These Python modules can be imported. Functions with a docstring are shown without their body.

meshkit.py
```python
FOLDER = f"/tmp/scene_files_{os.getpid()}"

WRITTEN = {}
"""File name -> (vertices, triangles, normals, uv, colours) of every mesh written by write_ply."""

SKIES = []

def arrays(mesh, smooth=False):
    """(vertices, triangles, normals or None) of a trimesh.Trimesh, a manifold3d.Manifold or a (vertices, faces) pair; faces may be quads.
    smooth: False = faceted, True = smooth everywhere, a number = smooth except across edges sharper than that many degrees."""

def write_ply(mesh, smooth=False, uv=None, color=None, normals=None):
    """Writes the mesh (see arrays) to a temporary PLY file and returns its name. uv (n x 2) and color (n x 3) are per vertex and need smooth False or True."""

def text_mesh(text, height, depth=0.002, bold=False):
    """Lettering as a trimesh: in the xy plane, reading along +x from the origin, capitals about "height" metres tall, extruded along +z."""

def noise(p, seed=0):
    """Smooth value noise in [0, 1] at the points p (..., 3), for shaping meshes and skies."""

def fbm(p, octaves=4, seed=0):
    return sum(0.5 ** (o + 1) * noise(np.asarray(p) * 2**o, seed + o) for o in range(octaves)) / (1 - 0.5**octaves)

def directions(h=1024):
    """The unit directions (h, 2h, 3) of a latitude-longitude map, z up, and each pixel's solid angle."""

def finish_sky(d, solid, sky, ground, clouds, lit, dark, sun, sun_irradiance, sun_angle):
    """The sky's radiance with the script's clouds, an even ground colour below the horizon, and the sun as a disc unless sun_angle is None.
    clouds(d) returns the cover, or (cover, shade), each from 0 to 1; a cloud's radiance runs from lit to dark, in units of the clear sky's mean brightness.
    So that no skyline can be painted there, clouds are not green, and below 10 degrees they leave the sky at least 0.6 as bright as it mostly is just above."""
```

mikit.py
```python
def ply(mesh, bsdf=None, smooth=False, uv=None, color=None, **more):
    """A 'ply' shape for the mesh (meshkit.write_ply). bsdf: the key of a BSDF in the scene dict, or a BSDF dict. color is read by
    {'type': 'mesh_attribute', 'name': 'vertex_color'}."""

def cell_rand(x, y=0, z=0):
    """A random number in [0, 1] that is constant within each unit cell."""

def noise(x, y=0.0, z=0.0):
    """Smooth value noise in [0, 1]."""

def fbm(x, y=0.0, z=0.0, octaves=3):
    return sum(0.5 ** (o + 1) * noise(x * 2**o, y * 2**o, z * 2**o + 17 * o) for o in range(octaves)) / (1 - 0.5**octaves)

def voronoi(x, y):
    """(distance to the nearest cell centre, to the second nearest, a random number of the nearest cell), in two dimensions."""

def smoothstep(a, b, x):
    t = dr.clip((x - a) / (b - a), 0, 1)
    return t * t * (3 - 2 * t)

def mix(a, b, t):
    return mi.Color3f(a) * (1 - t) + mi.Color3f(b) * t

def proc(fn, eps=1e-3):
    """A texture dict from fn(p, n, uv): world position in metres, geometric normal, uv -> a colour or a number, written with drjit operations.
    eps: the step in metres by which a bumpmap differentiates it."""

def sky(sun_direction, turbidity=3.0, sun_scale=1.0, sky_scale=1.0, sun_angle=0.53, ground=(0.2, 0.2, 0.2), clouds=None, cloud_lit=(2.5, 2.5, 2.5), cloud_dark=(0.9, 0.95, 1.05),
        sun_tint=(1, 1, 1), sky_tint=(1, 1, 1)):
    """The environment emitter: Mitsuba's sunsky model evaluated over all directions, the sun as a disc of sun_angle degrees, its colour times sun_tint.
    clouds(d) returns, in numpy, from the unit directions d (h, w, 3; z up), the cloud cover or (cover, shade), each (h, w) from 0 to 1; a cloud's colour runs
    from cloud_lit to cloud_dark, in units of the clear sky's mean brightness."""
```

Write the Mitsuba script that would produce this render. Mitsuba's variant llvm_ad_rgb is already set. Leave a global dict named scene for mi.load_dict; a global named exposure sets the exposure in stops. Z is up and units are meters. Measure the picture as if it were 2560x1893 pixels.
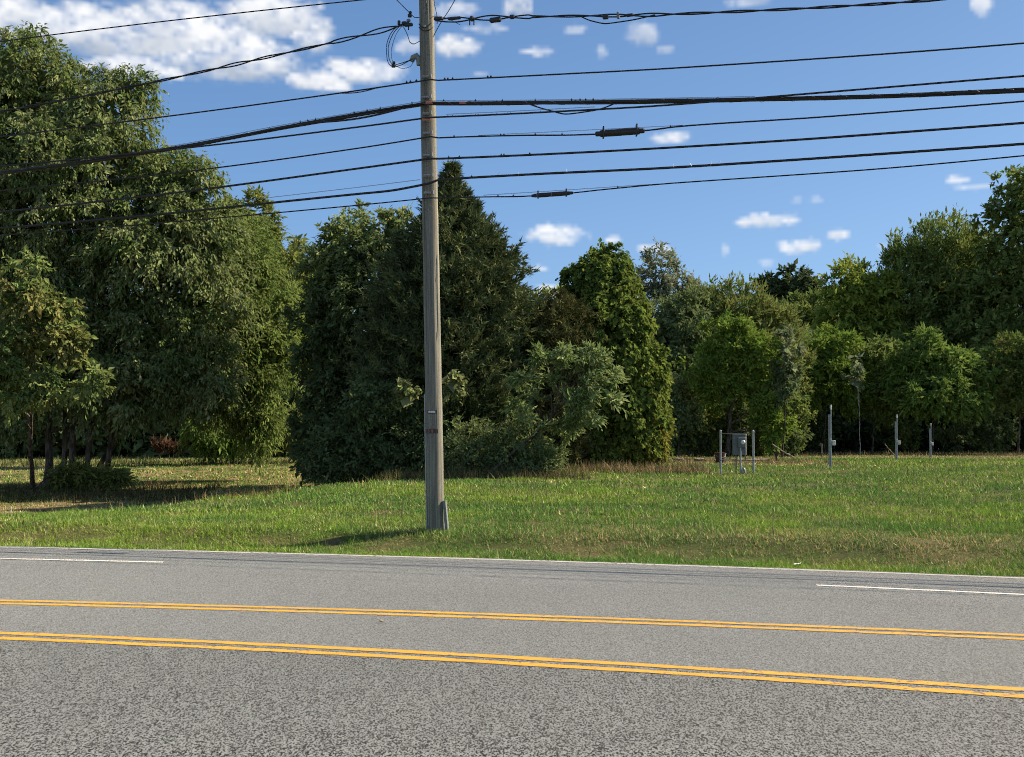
import math
import numpy as np
import trimesh
import drjit as dr
import mitsuba as mi
import mikit
import meshkit
from mikit import noise, fbm, smoothstep, mix, proc
from scipy.interpolate import PchipInterpolator

T = mi.ScalarTransform4f
scene, labels = {}, {}

# ------------------------------------------------------------------ camera, sky, exposure
PITCH = math.radians(2.852)
scene['camera'] = {'type': 'perspective', 'fov': 48.53, 'fov_axis': 'x', 'near_clip': 0.1, 'far_clip': 3000.0,
                   'to_world': T().look_at(origin=[0, 0, 1.65], target=[0, math.cos(PITCH), 1.65 + math.sin(PITCH)], up=[0, 0, 1])}
exposure = 2.95
SUN_AZ, SUN_EL = math.radians(75), math.radians(40)
SUN = [math.sin(SUN_AZ) * math.cos(SUN_EL), math.cos(SUN_AZ) * math.cos(SUN_EL), math.sin(SUN_EL)]
# fair weather cumulus: azimuth from +y, elevation, half width, half height in degrees
CLOUDS = [(np.float64(-23.6), np.float64(18.62), np.float64(2.96), np.float64(1.39), 1.0), (np.float64(-20.24), np.float64(18.6), np.float64(3.41), np.float64(1.61), 1.0), (np.float64(-16.54), np.float64(18.79), np.float64(3.87), np.float64(1.84), 1.0), (np.float64(-14.44), np.float64(17.97), np.float64(3.71), np.float64(1.47), 1.0), (np.float64(-18.75), np.float64(17.24), np.float64(2.29), np.float64(0.86), 1.0), (np.float64(-11.93), np.float64(20.06), np.float64(2.57), np.float64(1.28), 1.0), (np.float64(-10.14), np.float64(19.08), np.float64(1.19), np.float64(0.79), 1.0), (np.float64(-7.73), np.float64(17.71), np.float64(2.0), np.float64(0.84), 1.0), (np.float64(-9.73), np.float64(17.25), np.float64(1.79), np.float64(0.72), 1.0), (np.float64(-3.08), np.float64(20.71), np.float64(1.41), np.float64(0.52), 0.6), (np.float64(-1.44), np.float64(19.91), np.float64(1.21), np.float64(0.28), 0.5), (np.float64(0.35), np.float64(21.07), np.float64(0.69), np.float64(0.97), 0.9), (np.float64(-2.81), np.float64(19.09), np.float64(1.21), np.float64(0.81), 1.0), (np.float64(1.33), np.float64(18.89), np.float64(0.81), np.float64(0.28), 0.7), (np.float64(3.28), np.float64(19.86), np.float64(0.52), np.float64(0.36), 0.6), (np.float64(6.53), np.float64(19.52), np.float64(0.88), np.float64(0.8), 0.55), (np.float64(7.84), np.float64(18.82), np.float64(0.4), np.float64(0.28), 0.5), (np.float64(4.6), np.float64(18.8), np.float64(0.28), np.float64(0.44), 0.4), (np.float64(8.07), np.float64(14.67), np.float64(1.16), np.float64(0.4), 0.9), (np.float64(2.34), np.float64(9.96), np.float64(1.69), np.float64(0.73), 1.0), (np.float64(2.03), np.float64(7.11), np.float64(0.85), np.float64(0.6), 1.0), (np.float64(1.32), np.float64(8.37), np.float64(0.52), np.float64(0.22), 0.7), (np.float64(5.13), np.float64(9.77), np.float64(0.44), np.float64(0.24), 0.8), (np.float64(7.07), np.float64(9.3), np.float64(0.84), np.float64(0.26), 0.8), (np.float64(12.84), np.float64(10.5), np.float64(1.38), np.float64(0.57), 1.0), (np.float64(14.32), np.float64(9.2), np.float64(1.09), np.float64(0.53), 1.0), (np.float64(16.07), np.float64(9.66), np.float64(0.54), np.float64(0.37), 0.95), (np.float64(14.25), np.float64(11.41), np.float64(0.39), np.float64(0.16), 0.5), (np.float64(15.11), np.float64(11.39), np.float64(0.39), np.float64(0.19), 0.55), (np.float64(12.74), np.float64(8.46), np.float64(0.51), np.float64(0.2), 0.4), (np.float64(21.63), np.float64(11.86), np.float64(0.56), np.float64(0.26), 0.8), (np.float64(22.41), np.float64(11.47), np.float64(0.86), np.float64(0.17), 0.6), (np.float64(22.84), np.float64(19.44), np.float64(0.45), np.float64(0.74), 0.8), (np.float64(11.94), np.float64(20.76), np.float64(1.18), np.float64(0.28), 0.5), (np.float64(10.68), np.float64(9.09), np.float64(0.18), np.float64(0.4), 0.35), (np.float64(18.25), np.float64(8.95), np.float64(0.31), np.float64(0.23), 0.3), (np.float64(-5.11), np.float64(19.1), np.float64(0.8), np.float64(0.56), 0.5), (np.float64(-1.64), np.float64(17.8), np.float64(0.44), np.float64(0.24), 0.4)]
_r = np.random.default_rng(11)
for _ in range(230):                      # the same scattered cumulus over the rest of the sky
    _a, _e = _r.uniform(-180, 180), np.degrees(np.arcsin(_r.uniform(0.05, 0.95)))
    if abs(_a) > 31 or _e > 31:
        _s = _r.uniform(0.5, 1.0) ** 3 * 5 + 0.5
        CLOUDS.append((_a, _e, _s * 1.6 / max(np.cos(np.radians(_e)), 0.3), _s * 0.75, 1.0))


_puffs = []
for _c in CLOUDS:                         # every cloud is a heap of puffs over a flatter base
    _puffs.append((_c[0], _c[1], _c[2] * 0.92, _c[3] * 0.80, _c[4], 1.0 if _c[3] < 1.1 else 1.3))
    for _j in range(6):
        _u, _v = _r.uniform(-0.85, 0.85), _r.uniform(-0.45, 0.60)
        _puffs.append((_c[0] + _u * _c[2], _c[1] + _v * _c[3] * (1 - 0.7 * abs(_u)), _c[2] * _r.uniform(0.25, 0.50), _c[3] * _r.uniform(0.35, 0.65), _c[4], _r.uniform(0.7, 1.0)))


def clouds(d):
    az, el = np.degrees(np.arctan2(d[..., 0], d[..., 1])), np.degrees(np.arcsin(np.clip(d[..., 2], -1, 1)))
    field, under, dens = np.full(az.shape, -2.0), np.zeros(az.shape), np.ones(az.shape)
    acol, erow = az[0], el[:, 0]             # a latitude and longitude map: azimuth by column, elevation by row
    for a, e, ra, re, op, w in _puffs:
        du = (acol - a + 180) % 360 - 180
        cc, rr = np.nonzero(np.abs(du) < 1.55 * ra)[0], np.nonzero(np.abs(erow - e) < 1.55 * re)[0]
        if not len(cc) or not len(rr):
            continue
        u, v = (du[cc] / ra)[None], ((erow[rr] - e) / re)[:, None]
        v = np.where(v < 0, v * 1.25, v)
        f = w - u * u - v * v
        at = np.ix_(rr, cc)
        old = field[at]
        up = f > old
        under[at] = np.where(up, np.clip(0.45 - 0.75 * v, 0, 1) * min(1.0, re / 0.8), under[at])
        dens[at] = np.where(up, op, dens[at])
        field[at] = np.maximum(old, f)
    n = meshkit.fbm(d * 26, 6, seed=3)
    m = meshkit.fbm(d * np.array([70, 70, 95]), 5, seed=9)
    k = meshkit.fbm(d * np.array([190, 190, 240]), 3, seed=15)
    c = np.minimum(field, 0.75) * 0.85 + (n - 0.5) * 0.9 + (m - 0.5) * 1.45 + (k - 0.5) * 1.15
    cover = np.clip((c + 0.30) / 1.35, 0, 1)
    cover = cover * cover * (3 - 2 * cover) * np.clip((field + 1.3) / 0.9, 0, 1)
    shade = np.clip(under * 0.9 + (meshkit.fbm(d * 34 + 7, 4, seed=5) - 0.5) * 1.6, 0, 1)
    return cover * 0.97 * dens, shade


scene['sky'] = mikit.sky(SUN, turbidity=3, sun_scale=1.0, sky_scale=0.47, clouds=clouds, cloud_lit=(3.3, 3.3, 3.3), cloud_dark=(1.55, 1.75, 2.05), sky_tint=(0.88, 1.0, 1.19), ground=(0.12, 0.14, 0.08))


# ------------------------------------------------------------------ helpers
def numbered(key):
    if key not in labels and not any(k == key or k.startswith(key + '__') for k in scene):
        return key
    i = 1
    while f'{key}_{i:03d}' in labels or any(k == f'{key}_{i:03d}' or k.startswith(f'{key}_{i:03d}__') for k in scene):
        i += 1
    return f'{key}_{i:03d}'


def thing(name, label, cat, group=None):
    key = numbered(name)
    labels[key] = {'label': label, 'category': cat}
    if group:
        labels[key]['group'] = group
    return key


def part(parent, name, mesh, bsdf, smooth=False, color=None, label=None, kind=None):
    base, i = f'{parent}__{name}', 0
    key = base
    while key in scene:
        i += 1
        key = f'{base}_{i:03d}'
    scene[key] = mikit.ply(mesh, bsdf, smooth=smooth, color=color)
    if label or kind:
        labels[key] = {}
        if label:
            labels[key]['label'] = label
        if kind:
            labels[key]['kind'] = kind
    return key


def join(ms):
    vs, fs, o = [], [], 0
    for m in ms:
        v, f = (np.asarray(m.vertices), np.asarray(m.faces)) if hasattr(m, 'faces') else m
        vs.append(v)
        fs.append(f + o)
        o += len(v)
    return trimesh.Trimesh(np.vstack(vs), np.vstack(fs), process=False)


def tube(pts, rad, sides=8, cap=True):
    p = np.asarray(pts, float)
    r = np.broadcast_to(np.asarray(rad, float), (len(p),))
    t = np.gradient(p, axis=0)
    t /= np.linalg.norm(t, axis=1, keepdims=True) + 1e-12
    ref = np.array([0, 0, 1.0]) if abs(t[:, 2]).mean() < 0.8 else np.array([0, 1.0, 0])
    a = np.cross(t, ref)
    a /= np.linalg.norm(a, axis=1, keepdims=True) + 1e-12
    b = np.cross(t, a)
    ph = np.arange(sides) / sides * 2 * math.pi
    v = p[:, None] + r[:, None, None] * (a[:, None] * np.cos(ph)[None, :, None] + b[:, None] * np.sin(ph)[None, :, None])
    n, k = len(p), np.arange(sides)
    i = np.arange(n - 1)[:, None] * sides
    q = np.stack([i + k, i + (k + 1) % sides, i + sides + (k + 1) % sides, i + sides + k], -1).reshape(-1, 4)
    f = np.vstack([q[:, [0, 2, 1]], q[:, [0, 3, 2]]])
    v = v.reshape(-1, 3)
    if cap:
        v = np.vstack([v, p[0], p[-1]])
        f = np.vstack([f, np.stack([k, (k + 1) % sides, k * 0 + n * sides], 1), np.stack([(n - 1) * sides + (k + 1) % sides, (n - 1) * sides + k, k * 0 + n * sides + 1], 1)])
    return trimesh.Trimesh(v, f, process=False)


def box(c, e, bevel=0.0, rot=None):
    """A box of full extents e about c, its edges chamfered."""
    e = np.asarray(e, float)
    if bevel <= 0:
        m = trimesh.creation.box(e)
    else:
        pts = []
        for s in np.ndindex(2, 2, 2):
            s = np.array(s) * 2 - 1
            for k in range(3):
                q = e / 2 - bevel
                q[k] = e[k] / 2
                pts.append(s * q)
        m = trimesh.convex.convex_hull(np.array(pts))
    if rot is not None:
        m.apply_transform(rot)
    m.apply_translation(c)
    return m


def unit(v):
    return v / (np.linalg.norm(v, axis=-1, keepdims=True) + 1e-12)


# ------------------------------------------------------------------ the plan of the road: each line is a gentle curve y(x)
def curve(a, b, c, x, lo=-7.0, hi=7.0, sl=-0.193, sr=-0.372):
    t = np.clip(x, lo, hi)
    return a * t * t + b * t + c + np.where(x < lo, (x - lo) * sl, 0) + np.where(x > hi, (x - hi) * sr, 0)


EDGE, SKIP, YEL1, YEL2 = (-6.41e-3, -0.2827, 15.934), (-9.55e-3, -0.2983, 14.238), (-7.41e-3, -0.2100, 10.498), (-1.052e-2, -0.28854, 8.411)
y_edge = lambda x: curve(*EDGE, np.asarray(x, float))
y_near = lambda x: curve(*YEL2, np.asarray(x, float)) - 5.0


def cosn(x):
    s = 2 * EDGE[0] * np.clip(x, -7, 7) + EDGE[1]
    return 1 / np.sqrt(1 + s * s)


def beyond(x, y):
    return (y - y_edge(x)) * cosn(x)


def road_z(x, y):
    t = np.clip(-beyond(x, y) / 6.2, 0, 1)
    return -0.09 * (1 - t) ** 1.0


V_E = [-1, 0, 0.25, 1, 2.2, 2.8, 3.55, 5.0, 8, 12, 18, 25, 30, 40, 48, 58, 67, 80, 100, 200, 900]
V_Z = [-0.15, -0.13, -0.16, -0.22, -0.28, -0.22, -0.02, 0.02, 0.10, 0.19, 0.28, 0.36, 0.43, 0.41, 0.36, 0.25, 0.16, 0.15, 0.17, 0.3, 2.0]
L_E = [-1, 0, 0.25, 1, 2.4, 4, 6, 9, 14, 20, 29, 45, 62, 80, 200, 900]
L_Z = [-0.15, -0.13, -0.15, -0.19, -0.25, -0.24, -0.40, -0.72, -0.95, -0.90, -0.50, -0.08, 0.33, 0.45, 0.6, 2.0]
v_fn, l_fn = PchipInterpolator(V_E, V_Z), PchipInterpolator(L_E, L_Z)
XB_Y, XB_X = [0, 19, 23.4, 27.5, 33.5, 37, 42, 52, 70, 100], [-15, -13.0, -10.7, -8.0, -6.5, -3.6, -1.8, 1.5, 4, 6]


def plateau(x, y):
    t = np.clip((x - np.interp(y, XB_Y, XB_X) + 2.3) / 2.6, 0, 1)
    return t * t * (3 - 2 * t)


def ground(x, y):
    x, y = np.asarray(x, float), np.asarray(y, float)
    e = beyond(x, y)
    m = plateau(x, y)
    ee = np.clip(e, -1, 900)
    low = np.clip((-3.5 - x) / 5, 0, 1)
    z = (v_fn(ee) - (0.06 + 0.15 * low) * np.clip((e - 4) / 4, 0, 1)) * m + l_fn(ee) * (1 - m)
    p = np.stack([x, y, x * 0], -1)
    bump = (meshkit.fbm(p * 0.35, 3, seed=1) - 0.5) * 0.16 + (meshkit.noise(p * 1.7, seed=2) - 0.5) * 0.05
    z = z + bump * np.clip(e / 3, 0, 1)
    n = (y_near(x) - y) * cosn(x)                       # the near side of the road
    z = np.where(e < 0, road_z(x, y) - 0.07, z)
    return np.where(n > 0, -0.10 - 0.05 * np.clip(n / 4, 0, 1), z)


# ------------------------------------------------------------------ materials
def pr(**k):
    return {'type': 'twosided', 'bsdf': {'type': 'principled', **k}}


def rgb(*c):
    return {'type': 'rgb', 'value': list(c)}


def d_edge(p):
    t = dr.clip(p.x, -7, 7)
    f = EDGE[0] * t * t + EDGE[1] * t + EDGE[2] + dr.select(p.x < -7, (p.x + 7) * -0.193, 0) + dr.select(p.x > 7, (p.x - 7) * -0.372, 0)
    g = YEL2[0] * t * t + YEL2[1] * t + YEL2[2] + dr.select(p.x < -7, (p.x + 7) * -0.193, 0) + dr.select(p.x > 7, (p.x - 7) * -0.372, 0)
    return p.y - f, p.y - g


def asphalt(p, n, uv):
    e, g = d_edge(p)
    a, b = noise(p.x * 200, p.y * 98), noise(p.x * 136 + 9, p.y * 64 + 4)
    sp = smoothstep(0.24, 0.76, 0.42 * a + 0.58 * b)                     # stones in the worn binder
    near = smoothstep(0.05, -0.05, g)                                   # the coarser, newer lane on the camera's side
    lum = (0.068 + 0.205 * sp) * (1 - near) + (0.010 + 0.245 * sp) * near
    patch = fbm(p.x * 0.22, p.y * 0.5, 3.0, 3)
    streak = noise(e * 7.0, p.x * 0.12, 5.0)
    worn = smoothstep(-5.0, -1.5, e)
    lum = lum * (0.91 + 0.18 * patch) * (1 - 0.04 * worn * smoothstep(0.5, 0.8, streak))
    return mi.Color3f(0.895, 1.0, 1.045) * lum * 0.665


def wood(p, n, uv):
    a = dr.atan2(p.y - 20.2, p.x + 1.35 + 0.0216 * p.z)
    g = fbm(a * 9, p.z * 0.9, 2.0, 4)
    fine = noise(a * 42, p.z * 2.6)
    crack = smoothstep(0.62, 0.8, noise(a * 16, p.z * 0.7, 9.0))
    blot = fbm(p.z * 0.8, a * 1.5, 4.0, 3)
    c = mix((0.128, 0.128, 0.110), (0.245, 0.245, 0.210), smoothstep(0.25, 0.75, 0.6 * g + 0.4 * fine))
    c = c * (0.8 + 0.4 * blot)
    return mix(c, (0.05, 0.045, 0.036), crack * 0.48)


def bark(p, n, uv):
    g = fbm(p.x * 14 + p.y * 9, p.y * 14, p.z * 2.5, 3)
    return mix((0.035, 0.028, 0.02), (0.13, 0.11, 0.085), smoothstep(0.3, 0.75, g))


def soil(p, n, uv):
    k = fbm(p.x * 0.9, p.y * 0.9, 1.0, 4)
    f = noise(p.x * 23, p.y * 23)
    c = mix((0.05, 0.065, 0.022), (0.105, 0.095, 0.045), smoothstep(0.35, 0.7, k))
    dry = dr.maximum(smoothstep(-6, -9, p.x) * smoothstep(20, 25, p.y), smoothstep(47, 51, p.y) * smoothstep(1, 4, p.x) * smoothstep(64, 56, p.y))
    c = mix(c, (0.15, 0.115, 0.065), dry * smoothstep(0.3, 0.6, k))
    return c * (0.50 + 0.54 * f)


def paint(base, wear):
    def fn(p, n, uv):
        a = noise(p.x * 34, p.y * 34)
        b = fbm(p.x * 2.1, p.y * 5, 6.0, 3)
        chip = smoothstep(0.66, 0.8, 0.6 * a + 0.4 * b) * wear
        return mix(mi.Color3f(base) * (0.88 + 0.2 * b), (0.09, 0.09, 0.085), chip)
    return fn


def steel(base):
    def fn(p, n, uv):
        k = fbm(p.x * 30, p.y * 30, p.z * 12, 3)
        return mi.Color3f(base) * (0.75 + 0.5 * k)
    return fn


scene['m_asphalt'] = pr(base_color=proc(asphalt), roughness=0.8, specular=0.35)
scene['m_yellow'] = pr(base_color=proc(paint((0.44, 0.245, 0.034), 0.85)), roughness=0.6, specular=0.4)
scene['m_white'] = pr(base_color=proc(paint((0.56, 0.56, 0.54), 0.9)), roughness=0.6, specular=0.4)
scene['m_edge'] = pr(base_color=proc(paint((0.36, 0.36, 0.35), 1.3)), roughness=0.65, specular=0.4)
scene['m_soil'] = pr(base_color=proc(soil), roughness=0.95, specular=0.1)
scene['m_wood'] = pr(base_color=proc(wood), roughness=0.85, specular=0.2)
scene['m_bark'] = pr(base_color=proc(bark), roughness=0.9, specular=0.15)
scene['m_pale_bark'] = pr(base_color=proc(lambda p, n, uv: mix((0.2, 0.18, 0.15), (0.5, 0.48, 0.43), smoothstep(0.3, 0.6, fbm(p.x * 9, p.y * 9, p.z * 6, 3)))), roughness=0.8)
scene['m_cable'] = pr(base_color=rgb(0.012, 0.012, 0.013), roughness=0.42, specular=0.5)
scene['m_strand'] = pr(base_color=proc(steel((0.20, 0.21, 0.22))), roughness=0.5, metallic=0.6)
scene['m_galv'] = pr(base_color=proc(steel((0.30, 0.33, 0.335))), roughness=0.45, metallic=0.55)
scene['m_panel'] = pr(base_color=proc(steel((0.104, 0.124, 0.130))), roughness=0.5, metallic=0.1)
scene['m_plastic'] = pr(base_color=rgb(0.58, 0.58, 0.56), roughness=0.45)
scene['m_orange'] = pr(base_color=rgb(0.42, 0.14, 0.09), roughness=0.5)
scene['m_tagblack'] = pr(base_color=rgb(0.02, 0.018, 0.016), roughness=0.5)
scene['m_greypvc'] = pr(base_color=proc(steel((0.18, 0.205, 0.20))), roughness=0.5)
scene['m_glass'] = pr(base_color=rgb(0.55, 0.58, 0.58), roughness=0.08, specular=0.9)
scene['m_log'] = pr(base_color=proc(lambda p, n, uv: mix((0.09, 0.07, 0.05), (0.26, 0.21, 0.155), smoothstep(0.35, 0.65, fbm(p.x * 6, p.y * 6, p.z * 14, 3)))), roughness=0.85)
scene['m_rust'] = pr(base_color=proc(lambda p, n, uv: mix((0.03, 0.016, 0.012), (0.09, 0.042, 0.03), noise(p.x * 20, p.y * 20, p.z * 20))), roughness=0.8)
VC = {'type': 'mesh_attribute', 'name': 'vertex_color'}
scene['m_leaf'] = {'type': 'principledthin', 'base_color': VC, 'roughness': 0.38, 'diff_trans': 0.6, 'eta': 1.4}
scene['m_blade'] = {'type': 'principledthin', 'base_color': VC, 'roughness': 0.5, 'diff_trans': 0.4, 'eta': 1.35}
scene['m_needle'] = {'type': 'principledthin', 'base_color': VC, 'roughness': 0.7, 'diff_trans': 0.25, 'eta': 1.3}

# ------------------------------------------------------------------ ground and road
gx = np.unique(np.concatenate([np.arange(-26, 34, 0.55), np.arange(-60, 75, 2.0), np.linspace(-900, 900, 91)]).round(3))
gy = np.unique(np.concatenate([np.arange(10, 30, 0.4), np.arange(30, 62, 0.8), np.arange(-20, 130, 2.0), np.linspace(-400, 1400, 91)]).round(3))
X, Y = np.meshgrid(gx, gy)
v = np.stack([X, Y, ground(X, Y)], -1).reshape(-1, 3)
nx, ny = len(gx), len(gy)
i = (np.arange(ny - 1)[:, None] * nx + np.arange(nx - 1)).ravel()
scene['ground'] = mikit.ply((v, np.stack([i, i + 1, i + nx + 1, i + nx], 1)), 'm_soil', smooth=True)
labels['ground'] = {'kind': 'structure', 'label': 'grassy ground rising from the road verge to a low plateau'}

rx = np.unique(np.concatenate([np.linspace(-150, 150, 76), np.arange(-12, 12, 0.25)]).round(3))
rows = []
for t in [0.0, 0.0] + list(np.linspace(0, 1, 24)) + [1.0]:
    yy = y_near(rx) * (1 - t) + (y_edge(rx) + 0.14) * t
    rows.append(np.stack([rx, yy, road_z(rx, yy)], -1))
rows[0][:, 2] -= 0.16
rows[0][:, 1] -= 0.01
rows[-1] = rows[-1].copy()
rows[-1][:, 2] -= 0.16
rows[-1][:, 1] += 0.01
# the broken outer rim of the asphalt
jit = (meshkit.fbm(np.stack([rx * 3.1, rx * 0, rx * 0], -1), 3) - 0.5) * 0.12
rows[-1][:, 1] += jit
rows[-2][:, 1] += jit
n = len(rx)
i = (np.arange(len(rows) - 1)[:, None] * n + np.arange(n - 1)).ravel()
scene['road'] = mikit.ply((np.vstack(rows), np.stack([i, i + 1, i + n + 1, i + n], 1)), 'm_asphalt', smooth=30)
labels['road'] = {'kind': 'structure', 'label': 'grey asphalt road with double yellow lines crossing the foreground'}
lrng = np.random.default_rng(21)


def line(name, co, off, width, x0, x1, bsdf):
    xs = np.arange(x0, x1 + 0.01, 0.04)
    mid = curve(*co, xs) + off / cosn(xs)
    j = [(meshkit.fbm(np.stack([xs * 9 + s * 50, xs * 0, xs * 0 + off], -1), 3) - 0.5) * 0.034 + lrng.normal(0, 0.0022, len(xs)) for s in (0, 1)]
    lo, hi = mid - width / 2 / cosn(xs) + j[0], mid + width / 2 / cosn(xs) + j[1]
    a, b = np.stack([xs, lo, road_z(xs, lo) + 0.004], -1), np.stack([xs, hi, road_z(xs, hi) + 0.004], -1)
    n = len(xs)
    i = np.arange(n - 1)
    part('road', name, (np.vstack([a, b]), np.stack([i, i + 1, i + n + 1, i + n], 1)), bsdf)


for co in (YEL2, YEL1):
    line('yellow_line', co, -0.105, 0.105, -40, 40, 'm_yellow')
    line('yellow_line', co, 0.105, 0.105, -40, 40, 'm_yellow')
line('edge_line', EDGE, -0.02, 0.10, -45, 45, 'm_edge')
line('lane_line', SKIP, 0, 0.10, -7.75, -4.69, 'm_white')
line('lane_line', SKIP, 0, 0.10, 3.48, 6.55, 'm_white')

# ------------------------------------------------------------------ leaves
COL = {  # leaf colour, then how much the hue runs towards the second colour
    'silver': ((0.061, 0.091, 0.028), (0.147, 0.173, 0.081)), 'willow': ((0.062, 0.096, 0.026), (0.12, 0.155, 0.05)), 'yel': ((0.068, 0.106, 0.034), (0.122, 0.154, 0.055)),
    'rust': ((0.080, 0.106, 0.036), (0.138, 0.136, 0.048)), 'olive': ((0.089, 0.113, 0.035), (0.119, 0.142, 0.042)), 'gold': ((0.104, 0.145, 0.028), (0.163, 0.194, 0.039)),
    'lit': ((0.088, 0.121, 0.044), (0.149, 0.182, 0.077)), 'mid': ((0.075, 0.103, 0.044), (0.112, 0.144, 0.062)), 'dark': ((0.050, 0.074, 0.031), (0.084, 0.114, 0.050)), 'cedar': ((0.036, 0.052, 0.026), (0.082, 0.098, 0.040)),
    'brown': ((0.050, 0.054, 0.022), (0.078, 0.082, 0.034)), 'vine': ((0.09, 0.115, 0.045), (0.15, 0.17, 0.08)), 'pale': ((0.088, 0.128, 0.046), (0.175, 0.215, 0.098)),
    'vine2': ((0.057, 0.088, 0.023), (0.098, 0.134, 0.031)), 'vgold': ((0.066, 0.097, 0.023), (0.121, 0.146, 0.033)), 'vorange': ((0.078, 0.091, 0.019), (0.130, 0.120, 0.029)),
    'grey': ((0.106, 0.131, 0.081), (0.138, 0.156, 0.106)), 'bronze': ((0.085, 0.119, 0.037), (0.131, 0.140, 0.048)), 'lime': ((0.071, 0.118, 0.024), (0.122, 0.172, 0.034)),
    'lime2': ((0.078, 0.125, 0.028), (0.115, 0.165, 0.045)), 'white': ((0.065, 0.095, 0.040), (0.150, 0.170, 0.110)), 'oak': ((0.039, 0.057, 0.028), (0.057, 0.081, 0.037)),
    'green': ((0.079, 0.113, 0.035), (0.126, 0.158, 0.047)), 'rust2': ((0.061, 0.095, 0.025), (0.093, 0.106, 0.032)), 'red': ((0.045, 0.027, 0.018), (0.075, 0.046, 0.03))}


def leaf_quads(rng, p, d, L, W, base, up=None):
    """Each leaf a folded lozenge of two triangles: (vertices, faces, colours)."""
    n = len(p)
    up = unit(rng.normal(0, 0.65, (n, 3)) + [0, 0, 0.8]) if up is None else up
    side = unit(np.cross(d, up))
    nor = np.cross(side, d)
    k = np.clip(rng.lognormal(-0.08, 0.32, (n, 1)), 0.4, 1.7)
    L, W = L * k, W * k * rng.uniform(0.75, 1.2, (n, 1))
    m = p + d * L * 0.42 + nor * W * 0.18
    v = np.stack([p, m + side * W / 2, p + d * L, m - side * W / 2], 1).reshape(-1, 3)
    i = np.arange(n)[:, None] * 4
    f = np.concatenate([i + [0, 1, 2], i + [0, 2, 3]], 1).reshape(-1, 3)
    return v, f, np.repeat(base, 4, 0)


def tint(rng, key, n, u):
    a, b = (np.array(c) for c in COL[key])
    c = 1.75 * (a + (b - a) * np.clip(u, 0, 1)[:, None])
    return np.clip(c * rng.normal(1, 0.13, (n, 1)) * rng.normal(1, 0.05, (n, 3)), 0.008, 0.5)


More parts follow.
